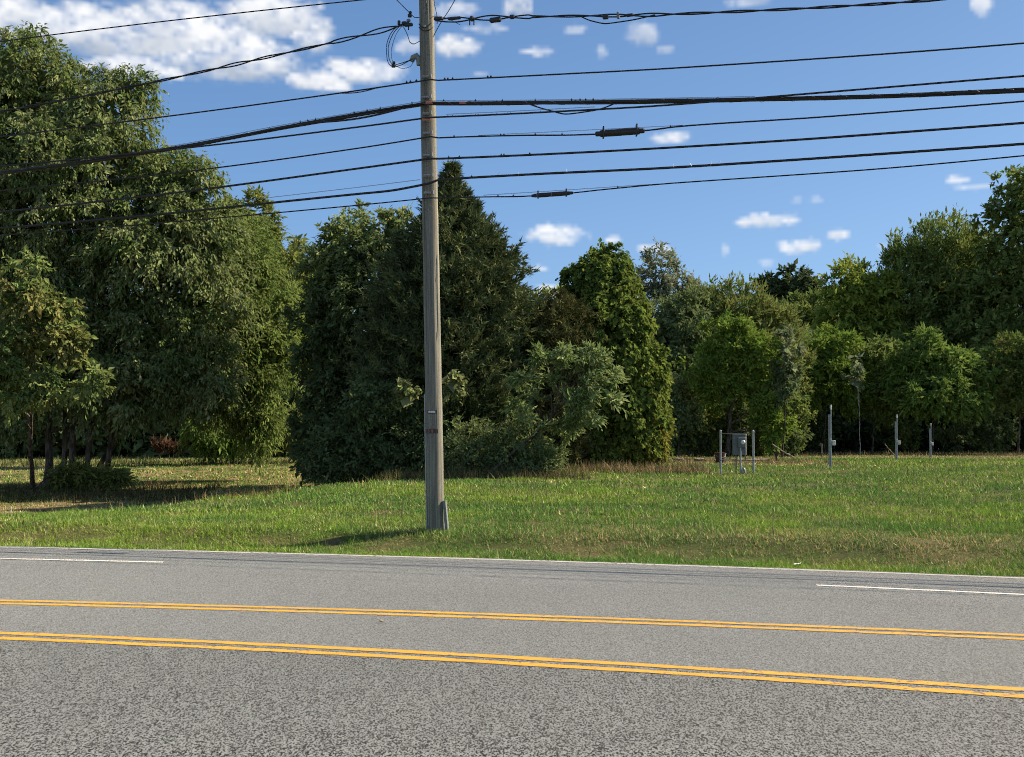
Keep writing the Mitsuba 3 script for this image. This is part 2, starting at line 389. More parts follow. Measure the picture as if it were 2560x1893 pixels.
def bough_points(rng, t):
    per = int(t['N'] / 63 / len(t['boughs'])) + 1
    pos, out = [], []
    for b in t['boughs']:
        b = np.array(b)
        s = np.sort(rng.uniform(0.15, 1, per)) ** 0.8
        q = np.stack([np.interp(s, np.linspace(0, 1, len(b)), b[:, j]) for j in range(3)], 1)
        d = unit(b[-1] - b[0])
        pos.append(q + rng.normal(0, 0.10, q.shape) * [1, 2.2, 0.8])
        out.append(unit(d * 0.7 + rng.normal(0, 0.4, q.shape) + [0, 0, 0.25]))
    pos, out = np.vstack(pos), np.vstack(out)
    return pos, out, np.zeros(len(pos), int)


def crown(rng, t):
    if 'boughs' in t:
        pos, out, who = bough_points(rng, t)
        return foliage(rng, t, pos, out, who, [t['col']], None, None, None)
    lob = np.array([l[:6] for l in t['lobes']])
    keys = [l[6] if len(l) > 6 else t['col'] for l in t['lobes']]
    C, R = lob[:, :3], lob[:, 3:]
    wt = R[:, 0] * R[:, 2] + 0.5 * R[:, 1] * R[:, 2]
    tw, per = 7, 9
    nc = int(t['N'] / (tw * per))
    pos, out, who = [], [], []
    need, tries = nc, 0
    S = 4.0 / max(R.mean() * 0.9, 0.25)
    while need > 0 and tries < 40:
        tries += 1
        m = need * 3 + 20
        k = rng.choice(len(C), m, p=wt / wt.sum())
        d = unit(rng.normal(0, 1, (m, 3)))
        lump = meshkit.fbm(d * 2.2 + k[:, None] * 7.7, 3, seed=4)
        r = np.where(rng.random(m) < 0.72, rng.uniform(0.80, 1.03, m), rng.uniform(0.35, 0.85, m)) * (0.66 + 0.68 * lump if 'lump' not in t else 1 - t['lump'] / 2 + t['lump'] * lump)
        q = C[k] + d * R[k] * r[:, None]
        dist = np.sqrt((((q[:, None] - C[None]) / R[None]) ** 2).sum(-1))
        dist[np.arange(m), k] = 9
        ok = (dist.min(1) > 0.72) | (rng.random(m) < 0.15)
        ok &= meshkit.noise(q * S * 0.42, seed=8) > t.get('gap', 0.34) * rng.uniform(0.7, 1.3, m)   # gaps between the boughs
        ok &= (d[:, 1] < 0.35) | (rng.random(m) < 0.45)
        pos.append(q[ok]); out.append(d[ok]); who.append(k[ok])
        need -= int(ok.sum())
    pos, out, who = np.vstack(pos)[:nc], np.vstack(out)[:nc], np.concatenate(who)[:nc]
    return foliage(rng, t, pos, out, who, keys, C, R, wt)


def foliage(rng, t, pos, out, who, keys, C, R, wt):
    tw, per, nc = 7, 9, len(pos)
    td = unit(np.repeat(out, tw, 0) * 0.8 + rng.normal(0, 0.65, (nc * tw, 3)) + [0, 0, t.get('upb', 0.15)])
    tl = t['twig'] * rng.uniform(0.45, 1.15, nc * tw)
    s = np.linspace(0.15, 1.0, per)
    p = np.repeat(pos, tw, 0)[:, None] + td[:, None] * (tl[:, None] * s)[..., None]
    p[..., 2] -= t['droop'] * tl[:, None] * s ** 2
    p = p.reshape(-1, 3) + rng.normal(0, 0.02 + 0.04 * t['twig'], (nc * tw * per, 3))
    axis = unit(np.repeat(td, per, 0) - [0, 0, t['droop'] * 0.8])
    d = unit(axis * 0.7 + rng.normal(0, 0.42, p.shape) - [0, 0, t['ld']])
    u = np.repeat(rng.normal(0.4, 0.30, nc), tw * per) + rng.normal(0, 0.18, len(p))
    wk = np.repeat(who, tw * per)
    col = np.zeros((len(p), 3))
    for key in set(keys):
        sel = np.isin(wk, [j for j, q in enumerate(keys) if q == key])
        col[sel] = tint(rng, key, sel.sum(), u[sel])
    # the leaves of a twig hang the same way, so that whole sprays catch the sun or turn from it
    tu = unit(np.repeat(out, tw, 0) * 0.55 + rng.normal(0, 0.45, (nc * tw, 3)) + [0, 0, 0.55])
    up = unit(np.repeat(tu, per, 0) + rng.normal(0, 0.28, p.shape))
    parts = [leaf_quads(rng, p, d, t['L'], t['W'], col, up)]
    # the dense inside of the crown: broad sprays of leaves
    ni = max(30, int(t['N'] * 0.05)) if C is not None and t.get('gap', 1) > 0.2 else 0
    if ni:
        k = rng.choice(len(C), ni, p=wt / wt.sum())
        q = C[k] + unit(rng.normal(0, 1, (ni, 3))) * R[k] * (rng.random((ni, 1)) ** 0.4) * 0.66
        w = 2.0 * t['L']
        parts.append(leaf_quads(rng, q, unit(rng.normal(0, 1, (ni, 3))), w, w * 0.8, tint(rng, t['col'], ni, rng.random(ni))))
    return stack(parts), pos


def stack(parts):
    vs, fs, cs, o = [], [], [], 0
    for v, f, c in parts:
        vs.append(v); fs.append(f + o); cs.append(c)
        o += len(v)
    return np.vstack(vs), np.vstack(fs), np.vstack(cs)


def conifer(rng, t, zb):
    top, foot = np.array(t['top']), np.array(t['foot'])
    foot[2] = zb
    fr, rr = zip(*t['prof'])
    rad = PchipInterpolator(fr, rr)
    per = 26
    nb = int(t['N'] / per)
    h = rng.random(nb * 3)
    keep = rng.random(nb * 3) < np.clip((rad(h) + 0.25) / (max(rr) + 0.25), 0.1, 1)
    h = h[keep][:nb]
    nb = len(h)
    az = rng.uniform(0, 2 * math.pi, nb)
    lump = meshkit.fbm(np.stack([np.cos(az) * 3.0, np.sin(az) * 3.0, h * 22], -1), 2, seed=6)
    gapn = meshkit.noise(np.stack([np.cos(az) * 2.6, np.sin(az) * 2.6, h * 17], -1), seed=12)
    r = rad(h) * np.where(rng.random(nb) < 0.75, rng.uniform(0.72, 1.0, nb), rng.uniform(0.25, 0.8, nb)) * (0.42 + 1.0 * lump) * np.where(rng.random(nb) < 0.10, 1.16, 1) * np.where(gapn < 0.3, 0.72, 1)
    axis = top + (foot - top) * h[:, None]
    o = np.stack([np.cos(az), np.sin(az), az * 0], -1)
    p = axis + o * r[:, None]
    p[:, 2] += r * 0.15
    sd = unit(o * 0.75 + rng.normal(0, 0.35, (nb, 3)) + [0, 0, 0.55])
    sl = rng.uniform(0.35, 0.85, nb) * np.clip(rad(h) / 1.3, 0.4, 1)
    s = rng.random((nb, per))
    q = p[:, None] + sd[:, None] * (sl[:, None] * s)[..., None] + rng.normal(0, 1, (nb, per, 3)) * (0.085 * (1.15 - s))[..., None]
    d = unit(np.repeat(sd, per, 0) * 0.9 + rng.normal(0, 0.5, (nb * per, 3)))
    q = q.reshape(-1, 3)
    u = np.repeat(rng.normal(0.35, 0.35, nb), per)
    col = tint(rng, t['col'], len(q), u)
    n = len(q)
    side = unit(np.cross(d, rng.normal(0, 1, (n, 3))))
    L, W = t['L'] * rng.uniform(0.6, 1.2, (n, 1)), t['W'] * rng.uniform(0.7, 1.2, (n, 1))
    v = np.stack([q - side * W / 2, q + side * W / 2, q + d * L], 1).reshape(-1, 3)
    parts = [(v, np.arange(n * 3).reshape(-1, 3), np.repeat(col, 3, 0))]
    ni = int(t['N'] * 0.02)                      # inner sprays
    hh = 0.1 + 0.9 * rng.random(ni) ** 0.8
    a2 = rng.uniform(0, 2 * math.pi, ni)
    q = top + (foot - top) * hh[:, None] + np.stack([np.cos(a2), np.sin(a2), a2 * 0], -1) * (rad(hh) * 0.7 * rng.random(ni) ** 0.5)[:, None]
    parts.append(leaf_quads(rng, q, unit(rng.normal(0, 1, (ni, 3))), 0.55, 0.4, tint(rng, t['col'], ni, rng.random(ni))))
    return stack(parts)


def bent(rng, a, b, n, wob):
    s = np.linspace(0, 1, n)[:, None]
    w = np.cumsum(rng.normal(0, wob, (n, 3)), 0)
    w -= w[0] + (w[-1] - w[0]) * s
    return a + (b - a) * s + w


TREES = [
    {'n': 'undergrowth_shrub', 'l': 'dark undergrowth crowding the trunks of the silvery leaved tree', 'kind': 'broad', 'col': 'olive', 'N': 3800, 'L': 0.24, 'W': 0.06, 'twig': 0.45, 'droop': 0.2, 'ld': 0.3, 'lobes': [((-16.87), (46.14), (-0.09), 0.75, 0.45, 0.26), ((-17.44), (46.1), (0.07), 0.55, 0.38, 0.29), ((-16.23), (46.0), (-0.16), 0.45, 0.29, 0.19), ((-18.08), (45.94), (-0.09), 0.49, 0.32, 0.23), ((-15.82), (45.91), (-0.09), 0.32, 0.25, 0.23)], 'trunks': []},
    {'n': 'shade_tree', 'l': 'tall broad tree with silvery drooping leaves filling the left edge of the view', 'kind': 'broad', 'col': 'silver', 'N': 212000, 'L': 0.205, 'W': 0.08, 'twig': 0.8, 'droop': 0.45, 'ld': 0.7, 'lobes': [((-20.3), (46.85), (15.94), 2.15, 2.09, 2.48), ((-24.0), (46.83), (16.2), 3.14, 2.61, 2.65), ((-17.17), (46.48), (14.42), 1.9, 1.82, 2.15), ((-15.94), (46.73), (15.69), 0.99, 0.89, 0.99), ((-15.13), (47.47), (12.47), 1.57, 1.45, 1.65), ((-13.53), (47.12), (11.79), 1.32, 1.19, 1.32), ((-19.55), (46.34), (11.79), 4.14, 3.35, 3.31), ((-15.0), (46.88), (9.27), 2.98, 2.53, 2.65), ((-12.84), (47.4), (9.94), 1.41, 1.3, 1.49), ((-14.97), (47.38), (7.35), 1.57, 1.34, 1.41), ((-12.89), (47.34), (7.43), 1.65, 1.64, 1.99), ((-24.02), (46.76), (10.45), 3.64, 3.57, 4.3), ((-20.28), (46.98), (7.1), 3.81, 3.13, 3.14), ((-14.61), (47.3), (5.6), 2.81, 2.31, 2.32), ((-15.74), (46.35), (3.77), 2.48, 1.71, 1.32), ((-19.05), (47.07), (3.77), 1.99, 1.41, 1.16), ((-13.09), (46.77), (3.93), 1.65, 1.27, 1.16), ((-20.51), (47.23), (2.44), 0.99, 0.74, 0.66), ((-16.21), (46.74), (2.44), 0.99, 0.82, 0.83)], 'trunks': [((-19.17), 47, 0.17), ((-18.64), 47, 0.12), ((-18.14), 47, 0.15), ((-17.57), 47, 0.13), ((-16.79), 47, 0.12)]},
    {'n': 'willow_tree', 'l': 'lighter green narrow leaved tree leaning out from the right of the silvery leaved tree', 'kind': 'broad', 'col': 'willow', 'N': 52000, 'L': 0.22, 'W': 0.065, 'twig': 0.85, 'droop': 0.35, 'ld': 0.6, 'ty': 47.5, 'lobes': [((-12.47), (51.17), (9.74), 1.62, 1.62, 1.98), ((-11.73), (51.4), (7.56), 1.8, 1.78, 2.15), ((-12.42), (50.68), (5.39), 1.98, 1.78, 1.98), ((-12.94), (51.34), (3.59), 1.44, 1.21, 1.26), ((-10.62), (51.16), (5.03), 0.72, 1.05, 1.62), ((-11.31), (50.74), (2.87), 0.9, 0.89, 1.08), ((-11.48), (51.05), (1.61), 0.4, 0.53, 0.79)], 'trunks': [((-17.81), 51, 0.12)]},
    {'n': 'maple_tree', 'l': 'small tree with yellowing rusty leaves at the left edge, before the silvery leaved tree', 'kind': 'broad', 'col': 'yel', 'N': 11000, 'L': 0.17, 'W': 0.095, 'twig': 0.5, 'droop': 0.3, 'ld': 0.5, 'gap': 0.5, 'ty': 45.5, 'lobes': [((-16.75), (38.18), (6.32), 1.08, 0.82, 0.75, 'rust'), ((-15.58), (38.5), (5.56), 0.68, 0.55, 0.54), ((-15.77), (38.46), (4.75), 1.08, 0.76, 0.61, 'rust'), ((-14.67), (38.4), (4.0), 0.57, 0.46, 0.46), ((-17.12), (38.37), (4.47), 1.22, 0.92, 0.81), ((-16.64), (38.62), (7.28), 0.68, 0.51, 0.46), ((-16.15), (38.44), (6.93), 0.54, 0.43, 0.41, 'rust'), ((-17.37), (38.27), (3.25), 1.08, 0.79, 0.68), ((-15.39), (38.56), (5.97), 0.54, 0.45, 0.46, 'rust'), ((-16.01), (38.47), (3.38), 0.81, 0.61, 0.54), ((-15.09), (38.6), (4.75), 0.54, 0.45, 0.46, 'rust'), ((-14.45), (38.44), (3.18), 0.41, 0.33, 0.33)], 'trunks': [((-19.05), 38.5, 0.1)]},
    {'n': 'olive_tree', 'l': 'olive green tree whose crown shows behind the willow like tree', 'kind': 'broad', 'col': 'olive', 'N': 11200, 'L': 0.325, 'W': 0.125, 'twig': 0.8, 'droop': 0.1, 'ld': 0.2, 'lobes': [((-15.57), (65.8), (13.65), 1.86, 1.62, 1.74), ((-13.8), (66.21), (11.65), 1.16, 1.25, 1.63), ((-16.86), (66.01), (13.06), 1.63, 1.57, 1.86)], 'trunks': [((-15.07), 66, 0.14)]},
    {'n': 'golden_tree', 'l': 'rounded golden green tree in the gap left of the cedars', 'kind': 'broad', 'col': 'gold', 'N': 12000, 'L': 0.275, 'W': 0.125, 'twig': 0.6, 'droop': 0.1, 'ld': 0.2, 'lobes': [((-14.9), (78.01), (11.38), 1.37, 1.54, 2.06), ((-14.32), (77.74), (8.2), 1.65, 1.85, 2.47), ((-15.39), (77.52), (4.61), 1.65, 1.85, 2.47)], 'trunks': [((-14.66), 78, 0.13)]},
    {'n': 'far_tree', 'l': 'grey green far tree on the skyline left of the cedars', 'kind': 'broad', 'col': 'mid', 'N': 10400, 'L': 0.375, 'W': 0.15, 'twig': 0.9, 'droop': 0.0, 'ld': 0.1, 'lobes': [((-15.65), (92.59), (15.42), 2.27, 1.75, 1.62), ((-17.61), (91.64), (15.91), 1.46, 1.17, 1.13), ((-19.22), (92.34), (14.6), 1.62, 1.46, 1.62), ((-14.65), (91.82), (12.96), 2.27, 2.04, 2.27)], 'trunks': [((-15.52), 92, 0.15)]},
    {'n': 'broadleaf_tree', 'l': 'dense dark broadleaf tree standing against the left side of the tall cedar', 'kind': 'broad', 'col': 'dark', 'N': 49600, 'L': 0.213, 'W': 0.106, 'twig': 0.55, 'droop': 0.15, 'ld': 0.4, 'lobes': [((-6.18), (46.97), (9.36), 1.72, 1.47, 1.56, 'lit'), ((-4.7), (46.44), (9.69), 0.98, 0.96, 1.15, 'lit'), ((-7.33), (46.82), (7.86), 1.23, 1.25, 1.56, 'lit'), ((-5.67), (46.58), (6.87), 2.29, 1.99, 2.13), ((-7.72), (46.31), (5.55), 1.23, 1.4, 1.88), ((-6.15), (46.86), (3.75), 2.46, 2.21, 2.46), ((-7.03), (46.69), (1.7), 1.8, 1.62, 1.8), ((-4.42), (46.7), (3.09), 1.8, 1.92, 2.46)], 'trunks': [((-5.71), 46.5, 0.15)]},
    {'n': 'thicket_shrub', 'l': 'low dark shrub at the foot of the broadleaf tree, left of the pole', 'kind': 'broad', 'col': 'dark', 'N': 27200, 'L': 0.15, 'W': 0.069, 'twig': 0.45, 'droop': 0.1, 'ld': 0.3, 'lobes': [((-5.48), (39.97), (1.2), 1.48, 1.17, 1.13), ((-6.53), (39.89), (0.5), 0.63, 0.57, 0.63), ((-3.94), (40.12), (1.2), 1.41, 1.27, 1.41), ((-4.93), (39.77), (2.47), 0.99, 0.95, 1.13), ((-2.81), (40.13), (1.76), 1.13, 1.08, 1.27)], 'trunks': [((-5.33), 40, 0.05), ((-3.93), 40, 0.05)]},
    {'n': 'cedar_tree', 'l': 'tall dark pointed cedar right behind the utility pole', 'kind': 'conifer', 'col': 'cedar', 'N': 125000, 'L': 0.25, 'W': 0.07, 'top': (-2.3, 42.5, 11.77), 'foot': (-2.27, 42.5, -0.09), 'prof': [(0, 0.03), (0.04, 0.21), (0.09, 0.48), (0.15, 0.81), (0.24, 1.41), (0.34, 2.18), (0.42, 2.81), (0.52, 3.11), (0.68, 3.07), (0.85, 2.77), (1, 2.24)]},
    {'n': 'vine_sprig', 'l': 'pale broad vine leaves just right of the utility pole, low on the cedar', 'kind': 'broad', 'col': 'vine', 'N': 315, 'L': 0.175, 'W': 0.138, 'twig': 0.35, 'droop': 0.3, 'ld': 0.6, 'lobes': [((-2.11), (38.32), (3.44), 0.24, 0.27, 0.35), ((-2.05), (38.29), (3.04), 0.2, 0.24, 0.32)], 'trunks': []},
    {'n': 'vine_sprig', 'l': 'pale broad vine leaves just left of the utility pole, low on the cedar', 'kind': 'broad', 'col': 'vine', 'N': 252, 'L': 0.175, 'W': 0.138, 'twig': 0.35, 'droop': 0.3, 'ld': 0.6, 'lobes': [((-3.59), (38.34), (3.24), 0.24, 0.24, 0.3), ((-3.48), (38.27), (2.97), 0.19, 0.19, 0.24)], 'trunks': []},
    {'n': 'young_cedar', 'l': 'brownish young cedar between the tall cedar and the vine covered tree', 'kind': 'conifer', 'col': 'brown', 'N': 22000, 'L': 0.22, 'W': 0.055, 'top': (1.83, 43.0, 7.01), 'foot': (1.58, 43.0, -0.04), 'prof': [(0, 0.12), (0.08, 0.61), (0.2, 1.14), (0.32, 1.24), (0.6, 1.29), (1, 1.06)]},
    {'n': 'hazel_tree', 'l': 'yellow green round crown peeping over the brownish young cedar', 'kind': 'broad', 'col': 'gold', 'N': 7200, 'L': 0.225, 'W': 0.112, 'twig': 0.5, 'droop': 0.1, 'ld': 0.3, 'lobes': [((1.69), (52.92), (7.04), 1.16, 1.04, 1.16), ((2.24), (53.27), (5.54), 1.49, 1.43, 1.68)], 'trunks': [((1.67), 53, 0.1)]},
    {'n': 'leaning_tree', 'l': 'small pale leaved tree leaning right in front of the cedars', 'kind': 'broad', 'col': 'pale', 'N': 6800, 'L': 0.213, 'W': 0.069, 'twig': 0.4, 'droop': 0.2, 'ld': 0.3, 'lobes': [], 'boughs': [[(0.27, 38.0, 1.22), (1.07, 38.0, 1.82), (2.14, 38.0, 2.16), (2.94, 38.0, 2.0)], [(0.74, 38.2, 1.69), (1.61, 38.2, 2.03), (2.28, 38.2, 1.76)], [(0.74, 38.0, 1.69), (1.87, 38.0, 2.56), (2.81, 38.0, 2.83), (3.41, 38.0, 2.76)], [(1.2, 37.8, 2.15), (2.13, 37.8, 3.22), (2.93, 37.8, 3.62), (3.4, 37.8, 3.49)], [(1.62, 38.3, 2.77), (2.3, 38.3, 3.65), (2.97, 38.3, 4.12), (3.31, 38.3, 3.98)], [(1.61, 38.0, 2.76), (2.01, 38.0, 3.9), (2.48, 38.0, 4.37), (2.82, 38.0, 4.3)], [(1.46, 37.7, 2.68), (1.66, 37.7, 3.75), (1.8, 37.7, 4.35), (1.6, 37.7, 4.55)], [(1.34, 38.2, 2.43), (1.28, 38.2, 3.51), (1.08, 38.2, 4.11), (0.74, 38.2, 4.25)], [(1.07, 38.0, 2.02), (0.8, 38.0, 2.96), (0.4, 38.0, 3.43), (0.0, 38.0, 3.5)], [(0.68, 38.4, 1.62), (0.54, 38.4, 2.3), (0.14, 38.4, 2.7)], [(1.59, 37.6, 2.68), (2.38, 37.6, 3.01), (3.05, 37.6, 3.15)], [(1.74, 38.0, 2.83), (2.14, 38.0, 2.83), (2.54, 38.0, 2.42)]], 'trunks': [((-0.91), 38, 0.06, [(-0.27, 38.0, 0.82), (0.74, 38.0, 1.69), (1.61, 38.0, 2.76), (2.14, 38.0, 3.5)])]},
    {'n': 'bramble_shrub', 'l': 'tangled grey green brambles under the leaning pale tree', 'kind': 'broad', 'col': 'mid', 'N': 12800, 'L': 0.125, 'W': 0.056, 'twig': 0.4, 'droop': 0.1, 'ld': 0.2, 'lobes': [((0.27), (38.73), (1.21), 0.96, 0.8, 0.82), ((1.02), (38.9), (0.67), 0.82, 0.61, 0.55), ((-0.55), (38.86), (0.81), 0.82, 0.68, 0.68), ((-1.5), (39.05), (1.08), 0.96, 0.86, 0.96)], 'trunks': []},
    {'n': 'vine_tree', 'l': 'vine covered cone shaped tree right of the cedars', 'kind': 'broad', 'col': 'vine2', 'N': 76000, 'L': 0.145, 'W': 0.125, 'twig': 0.35, 'droop': 0.35, 'ld': 0.8, 'upb': -0.2, 'lump': 0.3, 'lobes': [((3.7), (44.79), (8.26), 0.97, 0.86, 0.94), ((3.28), (44.66), (7.68), 1.19, 1.0, 1.03), ((3.59), (44.74), (7.2), 1.28, 1.14, 1.25), ((3.69), (44.16), (5.54), 1.65, 1.52, 1.72), ((2.67), (44.64), (4.13), 1.1, 1.27, 1.72), ((3.13), (44.79), (2.24), 1.41, 1.41, 1.72), ((3.92), (44.39), (3.97), 1.88, 1.62, 1.72), ((4.55), (44.55), (3.66), 1.41, 1.41, 1.72, 'vgold'), ((4.38), (44.48), (2.24), 1.65, 1.52, 1.72, 'vgold'), ((5.01), (44.8), (1.78), 1.1, 1.2, 1.57, 'vorange'), ((4.22), (44.3), (0.84), 1.8, 1.2, 0.86, 'vgold'), ((4.4), (44.44), (6.17), 0.94, 1.2, 1.72, 'vgold'), ((5.18), (44.29), (4.13), 0.71, 0.95, 1.41, 'vgold')], 'trunks': [((4.06), 44.5, 0.16)]},
    {'n': 'poplar_tree', 'l': 'thin airy poplar above the skyline right of the vine covered tree', 'kind': 'broad', 'col': 'grey', 'N': 8000, 'L': 0.28, 'W': 0.15, 'twig': 0.8, 'droop': 0.0, 'ld': 0.2, 'gap': 0.08, 'lobes': [((11.27), (85.94), (13.91), 1.27, 1.36, 1.76), ((9.89), (86.08), (12.69), 0.97, 1.12, 1.51), ((12.48), (86.28), (12.69), 1.09, 1.09, 1.33), ((10.95), (86.54), (11.61), 2.12, 1.64, 1.51), ((14.0), (85.91), (12.07), 0.85, 0.87, 1.09)], 'trunks': [((11.12), 86, 0.16)]},
    {'n': 'ash_tree', 'l': 'grey green ash tree below the airy poplar', 'kind': 'broad', 'col': 'mid', 'N': 16000, 'L': 0.325, 'W': 0.125, 'twig': 0.7, 'droop': 0.1, 'ld': 0.3, 'lobes': [((10.86), (82.72), (8.82), 2.45, 2.27, 2.6), ((12.9), (81.68), (9.7), 1.73, 1.88, 2.45), ((10.4), (82.34), (5.34), 1.73, 1.95, 2.6), ((12.15), (81.64), (6.5), 1.73, 1.82, 2.31)], 'trunks': [((11.53), 82, 0.12)]},
    {'n': 'hickory_tree', 'l': 'olive brown topped tree behind the bright locust tree', 'kind': 'broad', 'col': 'bronze', 'N': 19200, 'L': 0.35, 'W': 0.112, 'twig': 0.9, 'droop': -0.2, 'ld': -0.2, 'upb': 0.6, 'lobes': [((16.33), (83.81), (10.04), 3.25, 2.53, 2.37), ((18.98), (83.41), (8.4), 2.31, 2.1, 2.37), ((14.25), (84.38), (10.19), 1.77, 1.6, 1.77), ((20.15), (84.35), (6.62), 1.77, 1.86, 2.37)], 'trunks': [((16.53), 84, 0.14)]},
    {'n': 'locust_tree', 'l': 'bright yellow green locust tree with a bare dark trunk behind the meter stand', 'kind': 'broad', 'col': 'lime', 'N': 20800, 'L': 0.25, 'W': 0.1, 'twig': 0.6, 'droop': 0.05, 'ld': 0.2, 'lobes': [((14.63), (75.6), (8.03), 1.87, 1.45, 1.34), ((16.36), (76.03), (6.69), 1.61, 1.57, 1.87), ((16.73), (75.81), (4.27), 1.34, 1.45, 1.87), ((13.14), (75.99), (6.15), 1.47, 1.26, 1.34), ((13.92), (76.04), (4.54), 1.34, 1.04, 0.96), ((17.38), (75.75), (2.4), 1.07, 1.08, 1.34)], 'trunks': [((14.28), 76, 0.17)]},
    {'n': 'elm_tree', 'l': 'dark leaved slim elm left of the locust tree trunk', 'kind': 'broad', 'col': 'dark', 'N': 8800, 'L': 0.275, 'W': 0.138, 'twig': 0.6, 'droop': 0.1, 'ld': 0.3, 'lobes': [((12.53), (79.33), (5.49), 1.53, 1.82, 2.5), ((11.68), (78.83), (2.71), 1.25, 1.19, 1.39), ((12.92), (78.96), (2.15), 1.39, 1.19, 1.25), ((15.85), (78.56), (2.98), 1.67, 1.38, 1.39), ((10.56), (78.63), (2.43), 1.25, 1.19, 1.39)], 'trunks': [((12.77), 79, 0.1)]},
    {'n': 'aspen_tree', 'l': 'whitish leaved slim aspen right of the locust tree', 'kind': 'broad', 'col': 'white', 'N': 2200, 'L': 0.275, 'W': 0.15, 'twig': 0.5, 'droop': 0.1, 'ld': 0.4, 'lobes': [((18.05), (74.86), (7.15), 0.79, 1.07, 1.58), ((17.57), (74.94), (4.63), 0.63, 0.81, 1.16), ((18.51), (75.14), (5.29), 0.53, 0.71, 1.06)], 'trunks': [((17.79), 75, 0.07)]},
    {'n': 'oak_tree', 'l': 'far dark round oak on the skyline', 'kind': 'broad', 'col': 'oak', 'N': 7200, 'L': 0.625, 'W': 0.325, 'twig': 1.0, 'droop': 0.1, 'ld': 0.3, 'lobes': [((32.2), (140.52), (19.12), 2.22, 1.93, 2.07), ((34.93), (139.97), (19.61), 2.71, 2.22, 2.22), ((36.9), (139.95), (18.87), 1.97, 1.77, 1.97), ((33.67), (140.35), (17.62), 3.45, 2.44, 1.97)], 'trunks': [((33.71), 140, 0.3)]},
    {'n': 'beech_tree', 'l': 'mid green tree right below the far oak', 'kind': 'broad', 'col': 'green', 'N': 16000, 'L': 0.425, 'W': 0.175, 'twig': 1.0, 'droop': -0.1, 'ld': -0.1, 'upb': 0.5, 'lobes': [((28.09), (112.51), (11.65), 2.37, 2.4, 2.96), ((30.68), (111.79), (13.04), 2.17, 2.04, 2.37), ((30.83), (112.63), (9.47), 3.55, 3.19, 3.55), ((27.65), (111.86), (8.28), 2.37, 2.48, 3.15)], 'trunks': [((29.13), 112, 0.16)]},
    {'n': 'tulip_tree', 'l': 'sunlit yellow green tree right of the far oak', 'kind': 'broad', 'col': 'gold', 'N': 19200, 'L': 0.45, 'W': 0.213, 'twig': 1.0, 'droop': 0.1, 'ld': 0.2, 'lobes': [((31.88), (106.14), (14.69), 2.54, 2.57, 3.17), ((34.5), (106.22), (14.12), 1.57, 2.02, 2.91), ((31.07), (106.0), (10.55), 3.17, 2.77, 2.99), ((34.42), (106.26), (9.42), 2.24, 2.35, 2.99), ((33.9), (106.18), (11.68), 1.49, 1.34, 1.49, 'lime')], 'trunks': [((32.04), 106, 0.18)]},
    {'n': 'walnut_tree', 'l': 'large dark walnut tree with feathery upright top shoots at the right', 'kind': 'broad', 'col': 'green', 'N': 49600, 'L': 0.45, 'W': 0.15, 'twig': 1.3, 'droop': -0.25, 'ld': -0.1, 'upb': 0.7, 'lobes': [((40.38), (106.82), (18.39), 3.99, 3.17, 3.04), ((37.09), (107.53), (16.47), 1.71, 2.05, 2.85), ((38.58), (107.16), (13.78), 3.99, 3.51, 3.8), ((42.81), (107.25), (15.32), 4.37, 4.02, 4.56), ((44.39), (107.65), (17.82), 1.98, 1.95, 2.36), ((44.89), (107.38), (14.16), 2.28, 2.4, 3.04), ((40.8), (107.1), (10.33), 5.32, 4.11, 3.8), ((36.59), (108.21), (9.19), 3.42, 3.25, 3.8), ((41.87), (109.32), (6.52), 5.7, 4.11, 3.42)], 'trunks': [((39.85), 108, 0.22)]},
    {'n': 'layered_tree', 'l': 'tallest dark tree at the right edge with layered boughs', 'kind': 'broad', 'col': 'green', 'N': 41600, 'L': 0.425, 'W': 0.213, 'twig': 0.9, 'droop': 0.1, 'ld': 0.2, 'lobes': [((45.68), (101.8), (23.67), 2.23, 1.73, 1.62), ((44.18), (101.84), (21.29), 1.98, 1.5, 1.36), ((47.43), (101.87), (20.74), 2.51, 2.1, 2.15), ((43.77), (102.19), (18.92), 1.8, 1.29, 1.08), ((46.27), (102.52), (17.46), 3.05, 2.26, 1.98), ((44.05), (102.76), (14.92), 2.87, 2.26, 2.15), ((47.26), (101.71), (13.47), 3.95, 3.23, 3.23), ((43.95), (102.49), (10.21), 3.95, 3.23, 3.23), ((46.39), (101.59), (6.61), 4.31, 3.39, 3.23), ((51.29), (102.84), (15.65), 4.31, 6.14, 9.34)], 'trunks': [((46.24), 102, 0.28)]},
    {'n': 'sumac_tree', 'l': 'low green sumac left of the slim white sapling', 'kind': 'broad', 'col': 'lime', 'N': 11200, 'L': 0.375, 'W': 0.125, 'twig': 0.8, 'droop': 0.3, 'ld': 0.2, 'upb': 0.3, 'lobes': [((24.03), (91.69), (8.23), 1.94, 1.49, 1.36), ((26.31), (92.45), (8.79), 2.01, 1.49, 1.3), ((25.95), (92.01), (6.61), 3.08, 2.11, 1.62), ((24.31), (92.31), (5.31), 2.27, 1.6, 1.3), ((27.22), (92.04), (4.82), 1.94, 1.4, 1.17)], 'trunks': [((25.22), 92, 0.08)]},
    {'n': 'sumac_tree', 'l': 'low dull sumac between the white sapling and the domed sumac', 'kind': 'broad', 'col': 'green', 'N': 7200, 'L': 0.375, 'W': 0.125, 'twig': 0.8, 'droop': 0.3, 'ld': 0.2, 'upb': 0.3, 'lobes': [((29.04), (92.8), (7.65), 1.8, 1.4, 1.31), ((30.68), (92.99), (7.98), 1.64, 1.3, 1.24), ((29.83), (92.29), (5.68), 2.62, 1.92, 1.64), ((30.79), (92.46), (4.2), 1.96, 1.41, 1.18)], 'trunks': [((29.41), 93, 0.08)]},
